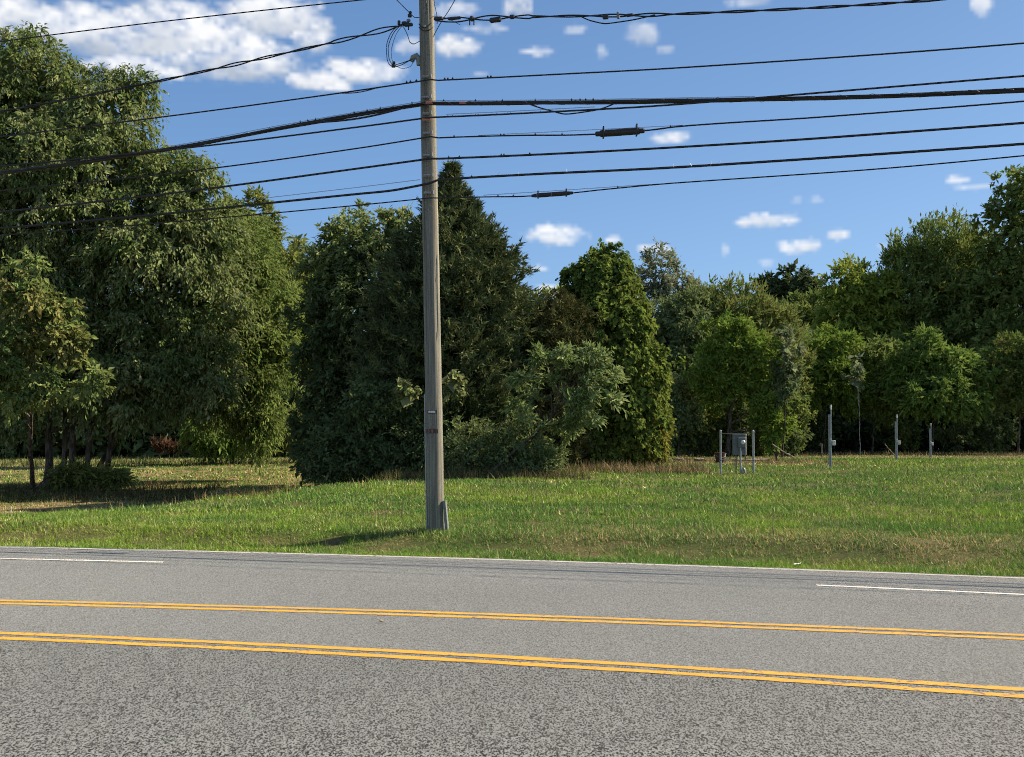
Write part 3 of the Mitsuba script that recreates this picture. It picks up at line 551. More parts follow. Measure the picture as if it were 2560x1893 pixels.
    {'n': 'sumac_tree', 'l': 'domed green sumac beneath the walnut tree', 'kind': 'broad', 'col': 'lime2', 'N': 17600, 'L': 0.375, 'W': 0.125, 'twig': 0.8, 'droop': 0.3, 'ld': 0.2, 'upb': 0.3, 'lobes': [((32.57), (90.02), (8.63), 1.27, 1.08, 1.14), ((33.65), (89.96), (6.98), 2.69, 2.0, 1.74), ((35.39), (90.25), (6.82), 1.27, 1.21, 1.43), ((32.97), (89.0), (4.75), 3.49, 2.21, 1.43), ((31.16), (90.05), (6.34), 1.43, 1.28, 1.43), ((35.5), (89.99), (4.44), 1.58, 1.23, 1.14), ((37.11), (90.07), (5.71), 1.27, 1.28, 1.58)], 'trunks': [((33.21), 90, 0.09)]},
    {'n': 'sumac_tree', 'l': 'rusty green sumac at the right edge below the tallest tree', 'kind': 'broad', 'col': 'rust2', 'N': 9600, 'L': 0.375, 'W': 0.125, 'twig': 0.8, 'droop': 0.3, 'ld': 0.2, 'upb': 0.3, 'lobes': [((40.18), (90.27), (7.93), 1.96, 1.53, 1.43), ((39.02), (90.02), (5.86), 1.43, 1.43, 1.74), ((41.24), (90.07), (5.71), 1.9, 1.71, 1.9)], 'trunks': [((40.01), 90, 0.09)]},
    {'n': 'birch_sapling', 'l': 'slim white stemmed sapling between the low sumacs', 'kind': 'broad', 'col': 'white', 'N': 350, 'L': 0.3, 'W': 0.15, 'twig': 0.4, 'droop': 0.1, 'ld': 0.4, 'lobes': [((27.01), (89.0), (7.55), 0.5, 0.62, 0.88), ((26.73), (89.04), (6.13), 0.56, 0.68, 0.94)], 'trunks': [((27.22), 89, 0.045)]},
    {'n': 'fern_bush', 'l': 'yellow green drooping bush behind the left meadow', 'kind': 'broad', 'col': 'lime2', 'N': 5200, 'L': 0.3, 'W': 0.088, 'twig': 0.6, 'droop': 0.6, 'ld': 0.7, 'lobes': [((-18.0), (65.82), (2.18), 1.16, 1.1, 1.28), ((-16.83), (66.04), (1.6), 1.39, 1.02, 0.88), ((-15.78), (66.12), (1.37), 1.16, 0.84, 0.7)], 'trunks': []},
    {'n': 'sedge_bush', 'l': 'grassy olive bush at the meadow edge left of the cedars', 'kind': 'broad', 'col': 'olive', 'N': 5600, 'L': 0.375, 'W': 0.062, 'twig': 0.6, 'droop': -0.3, 'ld': -0.6, 'upb': 1.2, 'lobes': [((-13.51), (67.76), (1.6), 1.32, 1.08, 1.08), ((-14.58), (68.35), (1.36), 1.2, 0.97, 0.96), ((-12.43), (68.14), (1.36), 0.96, 0.97, 1.2)], 'trunks': []},
    {'n': 'red_bush', 'l': 'red brown low bush under the silvery leaved tree', 'kind': 'broad', 'col': 'red', 'N': 900, 'L': 0.26, 'W': 0.045, 'twig': 0.3, 'droop': -0.3, 'ld': -0.6, 'upb': 1.2, 'lobes': [((-20.49), (67.22), (0.85), 0.8, 0.45, 0.19), ((-19.78), (66.92), (0.8), 0.61, 0.36, 0.19)], 'trunks': []},
    {'n': 'hedge_bush', 'l': 'dark bush behind the meadow at the far left edge', 'kind': 'broad', 'col': 'dark', 'N': 5600, 'L': 0.325, 'W': 0.163, 'twig': 0.6, 'droop': 0.1, 'ld': 0.3, 'lobes': [((-35.45), (79.94), (1.59), 1.69, 1.33, 1.27), ((-33.48), (79.76), (1.87), 1.69, 1.52, 1.69), ((-37.14), (79.54), (1.87), 1.69, 1.52, 1.69)], 'trunks': []},
    {'n': 'hedge_bush', 'l': 'sunlit yellow green bush above the dark bush at the far left', 'kind': 'broad', 'col': 'lime', 'N': 2400, 'L': 0.325, 'W': 0.163, 'twig': 0.6, 'droop': 0.1, 'ld': 0.3, 'lobes': [((-38.41), (87.6), (3.13), 1.39, 0.96, 0.74), ((-36.86), (87.81), (3.13), 1.24, 0.86, 0.68)], 'trunks': []},
    {'n': 'slender_sapling', 'l': 'slender dark sapling leftmost behind the meter stand', 'kind': 'broad', 'col': 'mid', 'N': 4200, 'L': 0.2, 'W': 0.1, 'twig': 0.5, 'droop': 0.1, 'ld': 0.3, 'lobes': [((11.31), (77.2), (4.58), 0.92, 0.98, 1.25), ((11.79), (76.81), (3.22), 0.92, 0.85, 0.98), ((10.92), (77.09), (2.27), 0.81, 0.85, 1.08)], 'trunks': [((11.28), 77, 0.06)]},
    {'n': 'slender_sapling', 'l': 'slender leaning sapling left of the meter stand', 'kind': 'broad', 'col': 'olive', 'N': 4200, 'L': 0.2, 'W': 0.1, 'twig': 0.5, 'droop': 0.1, 'ld': 0.3, 'lobes': [((12.14), (77.86), (4.06), 0.93, 0.99, 1.26), ((12.63), (77.76), (2.69), 0.93, 0.87, 0.99), ((11.74), (77.85), (1.73), 0.82, 0.87, 1.1)], 'trunks': [((12.11), 78, 0.06)]},
    {'n': 'slender_sapling', 'l': 'slender yellow green sapling just left of the meter stand', 'kind': 'broad', 'col': 'gold', 'N': 4200, 'L': 0.2, 'W': 0.1, 'twig': 0.5, 'droop': 0.1, 'ld': 0.3, 'lobes': [((13.58), (79.1), (3.82), 0.95, 1.0, 1.28), ((14.06), (79.0), (2.43), 0.95, 0.88, 1.0), ((13.17), (79.02), (1.46), 0.83, 0.88, 1.11)], 'trunks': [((13.54), 79, 0.06)]},
    {'n': 'slender_sapling', 'l': 'slender sapling seen through the meter stand', 'kind': 'broad', 'col': 'mid', 'N': 4200, 'L': 0.2, 'W': 0.1, 'twig': 0.5, 'droop': 0.1, 'ld': 0.3, 'lobes': [((16.06), (79.97), (3.84), 0.96, 1.01, 1.3), ((16.55), (79.87), (2.44), 0.96, 0.89, 1.01), ((15.64), (79.99), (1.45), 0.85, 0.89, 1.13)], 'trunks': [((16.02), 80, 0.06)]},
    {'n': 'slender_sapling', 'l': 'slender olive sapling right of the meter stand', 'kind': 'broad', 'col': 'olive', 'N': 4200, 'L': 0.2, 'W': 0.1, 'twig': 0.5, 'droop': 0.1, 'ld': 0.3, 'lobes': [((17.6), (80.24), (3.28), 0.96, 1.01, 1.3), ((18.09), (79.83), (1.87), 0.96, 0.89, 1.01), ((17.18), (80.12), (0.89), 0.85, 0.89, 1.13)], 'trunks': [((17.57), 80, 0.06)]},
    {'n': 'slender_sapling', 'l': 'slender sapling under the aspen, at the edge of the dark wood', 'kind': 'broad', 'col': 'green', 'N': 4200, 'L': 0.2, 'W': 0.1, 'twig': 0.5, 'droop': 0.1, 'ld': 0.3, 'lobes': [((20.36), (81.85), (3.9), 0.98, 1.04, 1.33), ((20.86), (81.82), (2.46), 0.98, 0.91, 1.04), ((19.92), (81.91), (1.45), 0.87, 0.91, 1.15)], 'trunks': [((20.31), 82, 0.06)]},
    {'n': 'understorey_bush', 'l': 'low leafy bush at the foot of the leftmost slender sapling', 'kind': 'broad', 'col': 'mid', 'N': 1900, 'L': 0.24, 'W': 0.11, 'twig': 0.5, 'droop': 0.1, 'ld': 0.3, 'lobes': [((11.67), (78.76), (1.18), 1.0, 0.78, 0.72), ((12.28), (79.17), (1.79), 0.67, 0.63, 0.72), ((11.11), (78.95), (1.51), 0.67, 0.58, 0.61)], 'trunks': []},
    {'n': 'understorey_bush', 'l': 'low olive bush behind the left post of the meter stand', 'kind': 'broad', 'col': 'olive', 'N': 1900, 'L': 0.24, 'W': 0.11, 'twig': 0.5, 'droop': 0.1, 'ld': 0.3, 'lobes': [((13.64), (79.8), (1.03), 1.01, 0.79, 0.73), ((14.26), (79.8), (1.65), 0.68, 0.63, 0.73), ((13.08), (79.82), (1.37), 0.68, 0.58, 0.62)], 'trunks': []},
    {'n': 'understorey_bush', 'l': 'low bush behind the meter panel', 'kind': 'broad', 'col': 'mid', 'N': 1900, 'L': 0.24, 'W': 0.11, 'twig': 0.5, 'droop': 0.1, 'ld': 0.3, 'lobes': [((15.8), (80.82), (0.97), 1.03, 0.8, 0.74), ((16.44), (80.97), (1.59), 0.68, 0.64, 0.74), ((15.24), (81.04), (1.31), 0.68, 0.59, 0.63)], 'trunks': []},
    {'n': 'understorey_bush', 'l': 'low light green bush right of the meter stand', 'kind': 'broad', 'col': 'lime2', 'N': 1900, 'L': 0.24, 'W': 0.11, 'twig': 0.5, 'droop': 0.1, 'ld': 0.3, 'lobes': [((17.44), (80.29), (1.09), 1.01, 0.79, 0.73), ((18.06), (80.16), (1.71), 0.68, 0.63, 0.73), ((16.88), (79.9), (1.43), 0.68, 0.58, 0.62)], 'trunks': []},
    {'n': 'understorey_bush', 'l': 'low bush beneath the aspen', 'kind': 'broad', 'col': 'mid', 'N': 1900, 'L': 0.24, 'W': 0.11, 'twig': 0.5, 'droop': 0.1, 'ld': 0.3, 'lobes': [((19.51), (81.07), (1.19), 1.03, 0.8, 0.74), ((20.14), (81.17), (1.82), 0.68, 0.64, 0.74), ((18.94), (80.84), (1.54), 0.68, 0.59, 0.63)], 'trunks': []},
    {'n': 'understorey_bush', 'l': 'dark low bush under the sumac left of the white sapling', 'kind': 'broad', 'col': 'dark', 'N': 1900, 'L': 0.24, 'W': 0.11, 'twig': 0.5, 'droop': 0.1, 'ld': 0.3, 'lobes': [((25.82), (96.26), (1.31), 1.22, 0.94, 0.88), ((26.58), (95.95), (2.05), 0.81, 0.76, 0.88), ((25.15), (96.14), (1.72), 0.81, 0.7, 0.74)], 'trunks': []},
    {'n': 'understorey_bush', 'l': 'dark low bush under the domed sumac, right of the farthest post', 'kind': 'broad', 'col': 'dark', 'N': 1900, 'L': 0.24, 'W': 0.11, 'twig': 0.5, 'droop': 0.1, 'ld': 0.3, 'lobes': [((36.69), (93.87), (1.39), 1.19, 0.92, 0.86), ((37.43), (94.06), (2.11), 0.79, 0.74, 0.86), ((36.04), (94.0), (1.78), 0.79, 0.69, 0.73)], 'trunks': []},
    {'n': 'understorey_bush', 'l': 'dark low bush under the rusty green sumac', 'kind': 'broad', 'col': 'dark', 'N': 1900, 'L': 0.24, 'W': 0.11, 'twig': 0.5, 'droop': 0.1, 'ld': 0.3, 'lobes': [((41.19), (95.71), (1.52), 1.22, 0.94, 0.88), ((41.94), (96.13), (2.26), 0.81, 0.76, 0.88), ((40.52), (96.16), (1.92), 0.81, 0.7, 0.74)], 'trunks': []},
    {'n': 'slim_tree', 'l': 'tall slim grey green tree right of the vine covered tree', 'kind': 'broad', 'col': 'mid', 'N': 8000, 'L': 0.27, 'W': 0.115, 'twig': 0.6, 'droop': 0.1, 'ld': 0.3, 'lobes': [((12.77), (85.99), (10.7), 1.03, 1.28, 1.82), ((13.18), (85.91), (8.26), 1.27, 1.42, 1.88), ((12.25), (86.34), (6.74), 1.27, 1.39, 1.82), ((12.97), (85.91), (4.92), 1.21, 1.31, 1.7)], 'trunks': [((12.69), 86, 0.09)]},
    {'n': 'slim_tree', 'l': 'tall slim green tree behind the left post of the meter stand', 'kind': 'broad', 'col': 'green', 'N': 8000, 'L': 0.27, 'W': 0.115, 'twig': 0.6, 'droop': 0.1, 'ld': 0.3, 'lobes': [((15.24), (88.24), (10.6), 1.05, 1.31, 1.86), ((15.65), (87.94), (8.1), 1.3, 1.45, 1.92), ((14.71), (87.9), (6.55), 1.3, 1.42, 1.86), ((15.44), (87.9), (4.68), 1.24, 1.34, 1.74)], 'trunks': [((15.15), 88, 0.09)]},
    {'n': 'slim_tree', 'l': 'tall slim olive tree behind the locust tree', 'kind': 'broad', 'col': 'olive', 'N': 8000, 'L': 0.27, 'W': 0.115, 'twig': 0.6, 'droop': 0.1, 'ld': 0.3, 'lobes': [((17.35), (84.73), (9.09), 1.02, 1.27, 1.8), ((17.75), (84.83), (6.68), 1.26, 1.4, 1.86), ((16.83), (84.8), (5.18), 1.26, 1.37, 1.8), ((17.53), (84.69), (3.38), 1.2, 1.29, 1.68)], 'trunks': [((17.26), 85, 0.09)]},
    {'n': 'slim_tree', 'l': 'tall slim green tree just left of the aspen', 'kind': 'broad', 'col': 'green', 'N': 8000, 'L': 0.27, 'W': 0.115, 'twig': 0.6, 'droop': 0.1, 'ld': 0.3, 'lobes': [((20.82), (90.03), (9.21), 1.08, 1.34, 1.9), ((21.23), (89.95), (6.66), 1.33, 1.48, 1.96), ((20.26), (89.62), (5.07), 1.33, 1.45, 1.9), ((21.0), (89.74), (3.17), 1.27, 1.37, 1.77)], 'trunks': [((20.71), 90, 0.09)]},
    {'n': 'slim_tree', 'l': 'tall slim tree right of the aspen', 'kind': 'broad', 'col': 'mid', 'N': 8000, 'L': 0.27, 'W': 0.115, 'twig': 0.6, 'droop': 0.1, 'ld': 0.3, 'lobes': [((24.99), (97.29), (8.76), 1.16, 1.44, 2.05), ((25.44), (96.68), (6.02), 1.43, 1.6, 2.12), ((24.39), (96.89), (4.31), 1.43, 1.57, 2.05), ((25.18), (97.37), (2.26), 1.37, 1.48, 1.91)], 'trunks': [((24.88), 97, 0.09)]},
    {'n': 'slim_tree', 'l': 'tall slim tree left of the domed sumac', 'kind': 'broad', 'col': 'green', 'N': 8000, 'L': 0.27, 'W': 0.115, 'twig': 0.6, 'droop': 0.1, 'ld': 0.3, 'lobes': [((33.71), (98.73), (8.56), 1.19, 1.47, 2.09), ((34.16), (98.92), (5.76), 1.46, 1.63, 2.16), ((33.08), (99.26), (4.02), 1.46, 1.6, 2.09), ((33.88), (98.6), (1.93), 1.39, 1.51, 1.95)], 'trunks': [((33.56), 99, 0.09)]},
    {'n': 'slim_tree', 'l': 'tall slim tree between the domed and the rusty sumac', 'kind': 'broad', 'col': 'green', 'N': 8000, 'L': 0.27, 'W': 0.115, 'twig': 0.6, 'droop': 0.1, 'ld': 0.3, 'lobes': [((41.04), (98.69), (8.21), 1.19, 1.47, 2.09), ((41.47), (99.38), (5.41), 1.46, 1.63, 2.16), ((40.39), (99.16), (3.67), 1.46, 1.6, 2.09), ((41.19), (98.8), (1.58), 1.39, 1.51, 1.95)], 'trunks': [((40.87), 99, 0.09)]},
]

for k, t in enumerate(TREES):
    rng = np.random.default_rng(100 + k)
    bush = t['kind'] == 'broad' and not t['trunks']
    key = thing(t['n'], t['l'], 'shrub' if bush or 'shrub' in t['n'] or 'bush' in t['n'] else 'tree')
    if t['kind'] == 'conifer':
        fx, fy = t['foot'][:2]
        zb = float(ground(fx, fy))
        v, f, c = conifer(rng, t, zb + 0.25)
        part(key, 'crown', (v, f), 'm_needle', color=c)
        part(key, 'trunk', tube(bent(rng, np.array([fx, fy, zb - 0.1]), np.array(t['top']) - [0, 0, 0.5], 12, 0.02), np.linspace(0.2, 0.02, 12), 8), 'm_bark', smooth=True)
        continue
    (v, f, c), pos = crown(rng, t)
    low = v[:, 2] < ground(v[:, 0], v[:, 1]) + 0.02
    f = f[~low[f].any(1)]
    if bush:
        scene[key] = mikit.ply((v, f), 'm_leaf', color=c)
        continue
    part(key, 'crown', (v, f), 'm_leaf', color=c)
    cen, hi = pos.mean(0), pos[:, 2].max()
    bb = 'm_pale_bark' if t['n'] in ('birch_sapling',) else 'm_bark'
    for j, tr in enumerate(t['trunks']):
        x, y, r = tr[:3]
        y = t.get('ty', y)
        b = np.array([x, y, float(ground(x, y)) - 0.1])
        if len(tr) > 3:
            pts = np.vstack([b, np.array(tr[3])])
            path = np.stack([np.interp(np.linspace(0, 1, 14), np.linspace(0, 1, len(pts)), pts[:, q]) for q in range(3)], 1) + rng.normal(0, 0.012, (14, 3))
        else:
            spread = 0.55 if len(t['trunks']) > 1 else 0.8
            tgt = np.array([x + (cen[0] - x) * spread + (x - t['trunks'][0][0]) * 1.2, y + (cen[1] - y) * spread, b[2] + (hi - b[2]) * 0.8])
            path = bent(rng, b, tgt, 14, 0.05 * r / 0.15 + 0.015)
        rr = r * np.linspace(1, 0.16, 14)
        rr[0] *= 1.35
        ms = [tube(path, rr, 9)]
        for bq in t.get('boughs', ()):
            bq = np.array(bq)
            ms.append(tube(PchipInterpolator(np.arange(len(bq)), bq)(np.linspace(0, len(bq) - 1, 9)), np.linspace(0.028, 0.006, 9), 5, cap=False))
        near = pos[np.argsort(((pos - cen) ** 2).sum(1))]
        for q in rng.choice(len(pos), min(len(pos), 14 if r > 0.1 else 6), replace=False):      # limbs out to the boughs
            e = pos[q]
            hz = np.clip((e[2] - b[2]) * 0.6 + b[2], path[2, 2], path[-1, 2])
            st = int(np.clip(np.searchsorted(path[:, 2], hz), 2, 12))
            ms.append(tube(bent(rng, path[st], e, 7, 0.06), np.linspace(rr[st] * 0.5, 0.012, 7), 5, cap=False))
        part(key, 'trunk', join(ms), bb, smooth=True)

# the wood that closes the view behind the trees one can tell apart
rng = np.random.default_rng(77)
bands = [(-75, -24, 88, 9.0, 16000, 'mid'), (-42, -7, 79, 4.6, 17000, 'dark'), (-24, -13, 98, 8.5, 5000, 'mid'), (-13, 5, 104, 10.0, 9000, 'mid'), (5, 22, 96, 8.8, 13000, 'mid'), (18, 38, 122, 12.0, 13000, 'green'), (34, 75, 118, 15.0, 14000, 'green'), (17, 66, 109, 6.5, 28000, 'oak'), (75, 115, 110, 16, 5000, 'green'), (-115, -75, 88, 10, 3000, 'mid')]
ps, cs = [], []
for x0, x1, yy, h, n, ck in bands:
    x = rng.uniform(x0, x1, n)
    top = h * (0.75 + 0.45 * meshkit.fbm(np.stack([x * 0.22, x * 0 + yy, x * 0], -1), 3))
    z = top * rng.random(n) ** 0.85
    y = yy + rng.uniform(-4, 5, n) + 2.5 * (meshkit.noise(np.stack([x * 0.4, z * 0.4, x * 0], -1)) - 0.5)
    ps.append(np.stack([x, y, z], -1))
    cs.append(tint(rng, ck, n, rng.random(n) * 0.8))
p, c = np.vstack(ps), np.vstack(cs)
p[:, 2] += ground(p[:, 0], p[:, 1])
v, f, c = leaf_quads(rng, p, unit(rng.normal(0, 1, p.shape) - [0, 0, 0.3]), 0.70, 0.48, c)
scene['far_wood'] = mikit.ply((v, f), 'm_leaf', color=c)
labels['far_wood'] = {'label': 'dark green far wood closing the view behind the trees', 'category': 'wood', 'kind': 'stuff'}


# ------------------------------------------------------------------ grass
def blades(rng, x, y, h, w, col, lean=0.45):
    n = len(x)
    z = ground(x, y) - 0.01
    a = rng.uniform(0, 2 * math.pi, n)
    b = a + rng.normal(math.pi / 2, 0.5, n)
    s = np.stack([np.cos(a), np.sin(a), a * 0], -1) * (w / 2)[:, None]
    ln = np.abs(rng.normal(0, lean, n)) * h
    tip = np.stack([x + np.cos(b) * ln, y + np.sin(b) * ln, z + h], -1)
    base = np.stack([x, y, z], -1)
    return np.stack([base - s, base + s, tip], 1).reshape(-1, 3), np.arange(n * 3).reshape(-1, 3), np.repeat(col, 3, 0)


def dryness(x, y):
    """0 fresh to 1 straw, by where the photograph shows each."""
    e = beyond(x, y)
    p = np.stack([x, y, x * 0], -1)
    n = meshkit.fbm(p * 0.55, 4, seed=31)
    m = meshkit.fbm(p * np.array([0.5, 1.6, 1]), 4, seed=33)
    pl = plateau(x, y)
    verge = np.exp(-((x - 6.0) / 3.6) ** 2) * np.exp(-((e - 3.4) / 1.5) ** 2) * 0.42 + np.exp(-((x - 1.5) / 3.0) ** 2) * np.exp(-((e - 3.5) / 1.2) ** 2) * 0.2
    swale = np.clip((1 - pl) * 1.4, 0, 1) * (0.20 + 0.66 * np.exp(-((y - 36) / 6.0) ** 2)) * np.clip((beyond(x, y) - 4) / 3, 0, 1)
    strip = np.clip((y - 44) / 8, 0, 1) * np.clip((x - 1.0) / 3, 0, 1) * np.clip((66 - y) / 8, 0, 1) * 0.75 * np.clip((16 - x) / 5, 0, 1)
    far = np.clip((y - 62) / 12, 0, 1) * pl * 0.6
    d = np.maximum.reduce([verge, swale, strip, far]) + 0.03
    return np.clip(d + (n - 0.5) * 0.8 * (0.35 + d) + (m - 0.5) * 0.5 * d, 0, 1)


def grass_cols(rng, x, y):
    n = len(x)
    d = dryness(x, y)
    p = np.stack([x, y, x * 0], -1)
    lush = meshkit.fbm(p * 0.45 + 3, 3, seed=41)
    g = np.array([0.058, 0.116, 0.026]) + (np.array([0.100, 0.160, 0.027]) - [0.058, 0.116, 0.026]) * np.clip((lush - 0.4) / 0.25, 0, 1)[:, None]
    s = np.array([0.245, 0.195, 0.105]) * rng.uniform(0.7, 1.25, (n, 1))
    is_dry = rng.random(n) < d * 0.95
    c = np.where(is_dry[:, None], s, g)
    pale = rng.random(n) < 0.04
    c = np.where(pale[:, None], np.array([0.30, 0.32, 0.17]), c)
    return 1.9 * c * rng.normal(1, 0.27, (n, 1)).clip(0.4, 1.8), d


def scatter(rng, n, y0, y1, xl=0.4507, pad=3.0):
    y = rng.uniform(y0, y1, n)
    x = rng.uniform(-1, 1, n) * (xl * y + pad)
    return x, y


rng = np.random.default_rng(9)
ps = []
for e0, e1, dens, w, h0, h1 in ((0.03, 6.5, 1550, 0.012, 0.04, 0.15), (6.5, 15, 480, 0.019, 0.05, 0.16), (15, 31, 150, 0.032, 0.06, 0.15), (31, 85, 46, 0.06, 0.07, 0.17)):
    x = rng.uniform(-48, 52, int(100 * (e1 - e0) * dens))
    y = y_edge(x) + rng.uniform(e0, e1, len(x)) / cosn(x)
    ok = np.abs(x) < 0.4507 * y + 1.5
    x, y = x[ok], y[ok]
    ok = meshkit.fbm(np.stack([x * 1.9, y * 1.9, x * 0], -1), 3, seed=51) > 0.12 + 0.25 * rng.random(len(x))
    x, y = x[ok], y[ok]
    col, d = grass_cols(rng, x, y)
    tuft = meshkit.fbm(np.stack([x * 2.6, y * 2.6, x * 0], -1), 3, seed=52)
    h = 0.82 * (h0 + (h1 - h0) * np.clip(tuft * 1.6 - 0.3, 0, 1)) * rng.uniform(0.6, 1.25, len(x)) * (1 - 0.45 * d)
    e = beyond(x, y)
    h *= np.clip(0.45 + e * 0.5, 0.45, 1)
    ps.append(blades(rng, x, y, h, w * rng.uniform(0.7, 1.3, len(x)), col, 0.75))
# taller stems standing above the lawn
x, y = scatter(rng, 4500, 17, 45)
ok = (beyond(x, y) > 0.4) & (rng.random(len(x)) < 0.6)
x, y = x[ok], y[ok]
ps.append(blades(rng, x, y, rng.uniform(0.16, 0.30, len(x)), 0.012 + 0.0006 * y, np.array([0.24, 0.25, 0.12]) * rng.uniform(0.6, 1.2, (len(x), 1)), 0.5))
v, f, c = stack(ps)
scene['grass'] = mikit.ply((v, f), 'm_blade', color=c)
labels['grass'] = {'label': 'mown green grass with straw coloured patches on the verge and field', 'category': 'grass', 'kind': 'stuff'}

# dry weeds and brush along the edge of the mown grass
rng = np.random.default_rng(15)
ps = []
for x0, x1, ya, yb, n, h0, h1, ck in ((-7.5, -3.5, 36, 39, 2600, 0.15, 0.5, (0.16, 0.14, 0.07)), (-3.5, 2.5, 36.5, 39.5, 4200, 0.15, 0.55, (0.15, 0.13, 0.07)), (2.0, 7.0, 40, 44, 4200, 0.12, 0.55, (0.26, 0.20, 0.12)), (4, 15, 50, 62, 6500, 0.06, 0.30, (0.24, 0.185, 0.115)), (12, 52, 84, 92, 7000, 0.1, 0.5, (0.20, 0.15, 0.09)),
                                (-22, -12, 42, 48, 5200, 0.1, 0.55, (0.11, 0.09, 0.05)), (-34, -8, 64, 70, 4200, 0.2, 0.6, (0.14, 0.15, 0.07)), (-9.5, -6.2, 28.5, 33, 1500, 0.1, 0.35, (0.16, 0.11, 0.06)), (-16, -8, 26, 34, 500, 0.2, 0.6, (0.2, 0.17, 0.09))):
    x, y = rng.uniform(x0, x1, n), rng.uniform(ya, yb, n)
    ok = meshkit.noise(np.stack([x * 1.3, y * 1.3, x * 0], -1), seed=61) > 0.35
    x, y = x[ok], y[ok]
    col = np.array(ck) * rng.uniform(0.55, 1.35, (len(x), 1))
    green = rng.random(len(x)) < 0.3
    col[green] = np.array([0.09, 0.12, 0.035]) * rng.uniform(0.7, 1.3, (green.sum(), 1))
    ps.append(blades(rng, x, y, rng.uniform(h0, h1, len(x)) * rng.uniform(0.4, 1, len(x)), (0.014 + 0.0007 * y) * rng.uniform(0.5, 1.2, len(x)), col, 0.6))
v, f, c = stack(ps)
scene['dry_weeds'] = mikit.ply((v, f), 'm_blade', color=c)
labels['dry_weeds'] = {'label': 'straggling dry weeds along the foot of the trees', 'category': 'weeds', 'kind': 'stuff'}

# ------------------------------------------------------------------ utility pole
PX, PY, LEAN = -1.345, 20.2, -0.0216
PZ = float(ground(PX, PY))
pole_x = lambda z: PX + LEAN * z
pole_r = lambda z: 0.152 - 0.0018 * z
pole = thing('utility_pole', 'weathered grey wooden utility pole leaning slightly on the grass verge', 'utility pole')
zz = np.linspace(PZ - 0.4, 12.0, 125)
ph = np.arange(56) / 56 * 2 * math.pi
Z, PHI = np.meshgrid(zz, ph, indexing='ij')
q = np.stack([np.cos(PHI) * 3.0, np.sin(PHI) * 3.0, Z * 0.55], -1)
g = meshkit.noise(np.stack([np.cos(PHI) * 7, np.sin(PHI) * 7, Z * 0.5], -1), seed=3)
R = pole_r(Z) + (meshkit.fbm(q, 3, seed=2) - 0.5) * 0.012 - 0.010 * np.clip((g - 0.72) / 0.1, 0, 1) + np.where(Z < 0.25, (0.25 - Z) * 0.03, 0)
v = np.stack([pole_x(Z) + R * np.cos(PHI), PY + R * np.sin(PHI), Z], -1).reshape(-1, 3)
k = np.arange(56)
i = np.arange(124)[:, None] * 56
f = np.stack([i + k, i + (k + 1) % 56, i + 56 + (k + 1) % 56, i + 56 + k], -1).reshape(-1, 4)
f = np.vstack([f[:, [0, 1, 2]], f[:, [0, 2, 3]], np.stack([124 * 56 + k[1:-1], 124 * 56 + k[2:], k[1:-1] * 0 + 124 * 56], 1)])
part(pole, 'shaft', (v, f), 'm_wood', smooth=50)


def on_pole(deg, z, out=0.0):
    """A point on the pole's skin; deg counts from the side facing the road towards the right."""
    a = math.radians(deg)
    r = pole_r(z) + out
    return np.array([pole_x(z) + r * math.sin(a), PY - r * math.cos(a), z])


def plate(z, d0, d1, h, thick=0.004, n=7):
    """A strip that follows the pole's curve."""
    a = np.radians(np.linspace(d0, d1, n))
    v = []
    for s in (0.004, 0.004 + thick):
        for w in (-h / 2, h / 2):
            r = pole_r(z) + s
            v.append(np.stack([pole_x(z + w) + r * np.sin(a), PY - r * np.cos(a), np.full(n, z + w)], -1))
    v = np.vstack(v)
    q, i = [], np.arange(n - 1)
    for a_, b_ in ((2 * n, 3 * n), (3 * n, n), (n, 0), (0, 2 * n)):
        q.append(np.stack([a_ + i, a_ + i + 1, b_ + i + 1, b_ + i], 1))
    q.append(np.array([[0, n, 3 * n, 2 * n], [n - 1, 3 * n - 1, 4 * n - 1, 2 * n - 1]]))
    return v, np.vstack(q)


part(pole, 'number_plate', plate(2.06, -43, 25, 0.058, 0.004), 'm_tagblack', label='small black framed plate')
part(f'{pole}__number_plate', 'number_strip', plate(2.06, -33, 12, 0.036, 0.009), 'm_plastic', label='white number strip on the small plate')
part(pole, 'marker_plate', plate(1.72, -66, 29, 0.078, 0.004), 'm_tagblack', label='dark plate with faded orange figures')
for dg, ch in ((-33, '3'), (-8, '5')):
    m = meshkit.text_mesh(ch, 0.046, 0.003, bold=True)
    m.apply_translation(-m.bounds.mean(0))
    m.apply_transform(trimesh.transformations.rotation_matrix(math.pi / 2, [1, 0, 0]))
    m.apply_transform(trimesh.transformations.rotation_matrix(math.radians(dg), [0, 0, 1]))
    m.apply_translation(on_pole(dg, 1.72, 0.012))
    part(f'{pole}__marker_plate', 'marker_figure', m, 'm_orange')
# ground wire under its moulding on the left side
zs = np.linspace(PZ - 0.05, 2.38, 30)
part(pole, 'wire_moulding', tube([on_pole(-84, z, 0.010) for z in zs], 0.014, 8), 'm_galv', smooth=True, label='pale wire moulding on the left side')
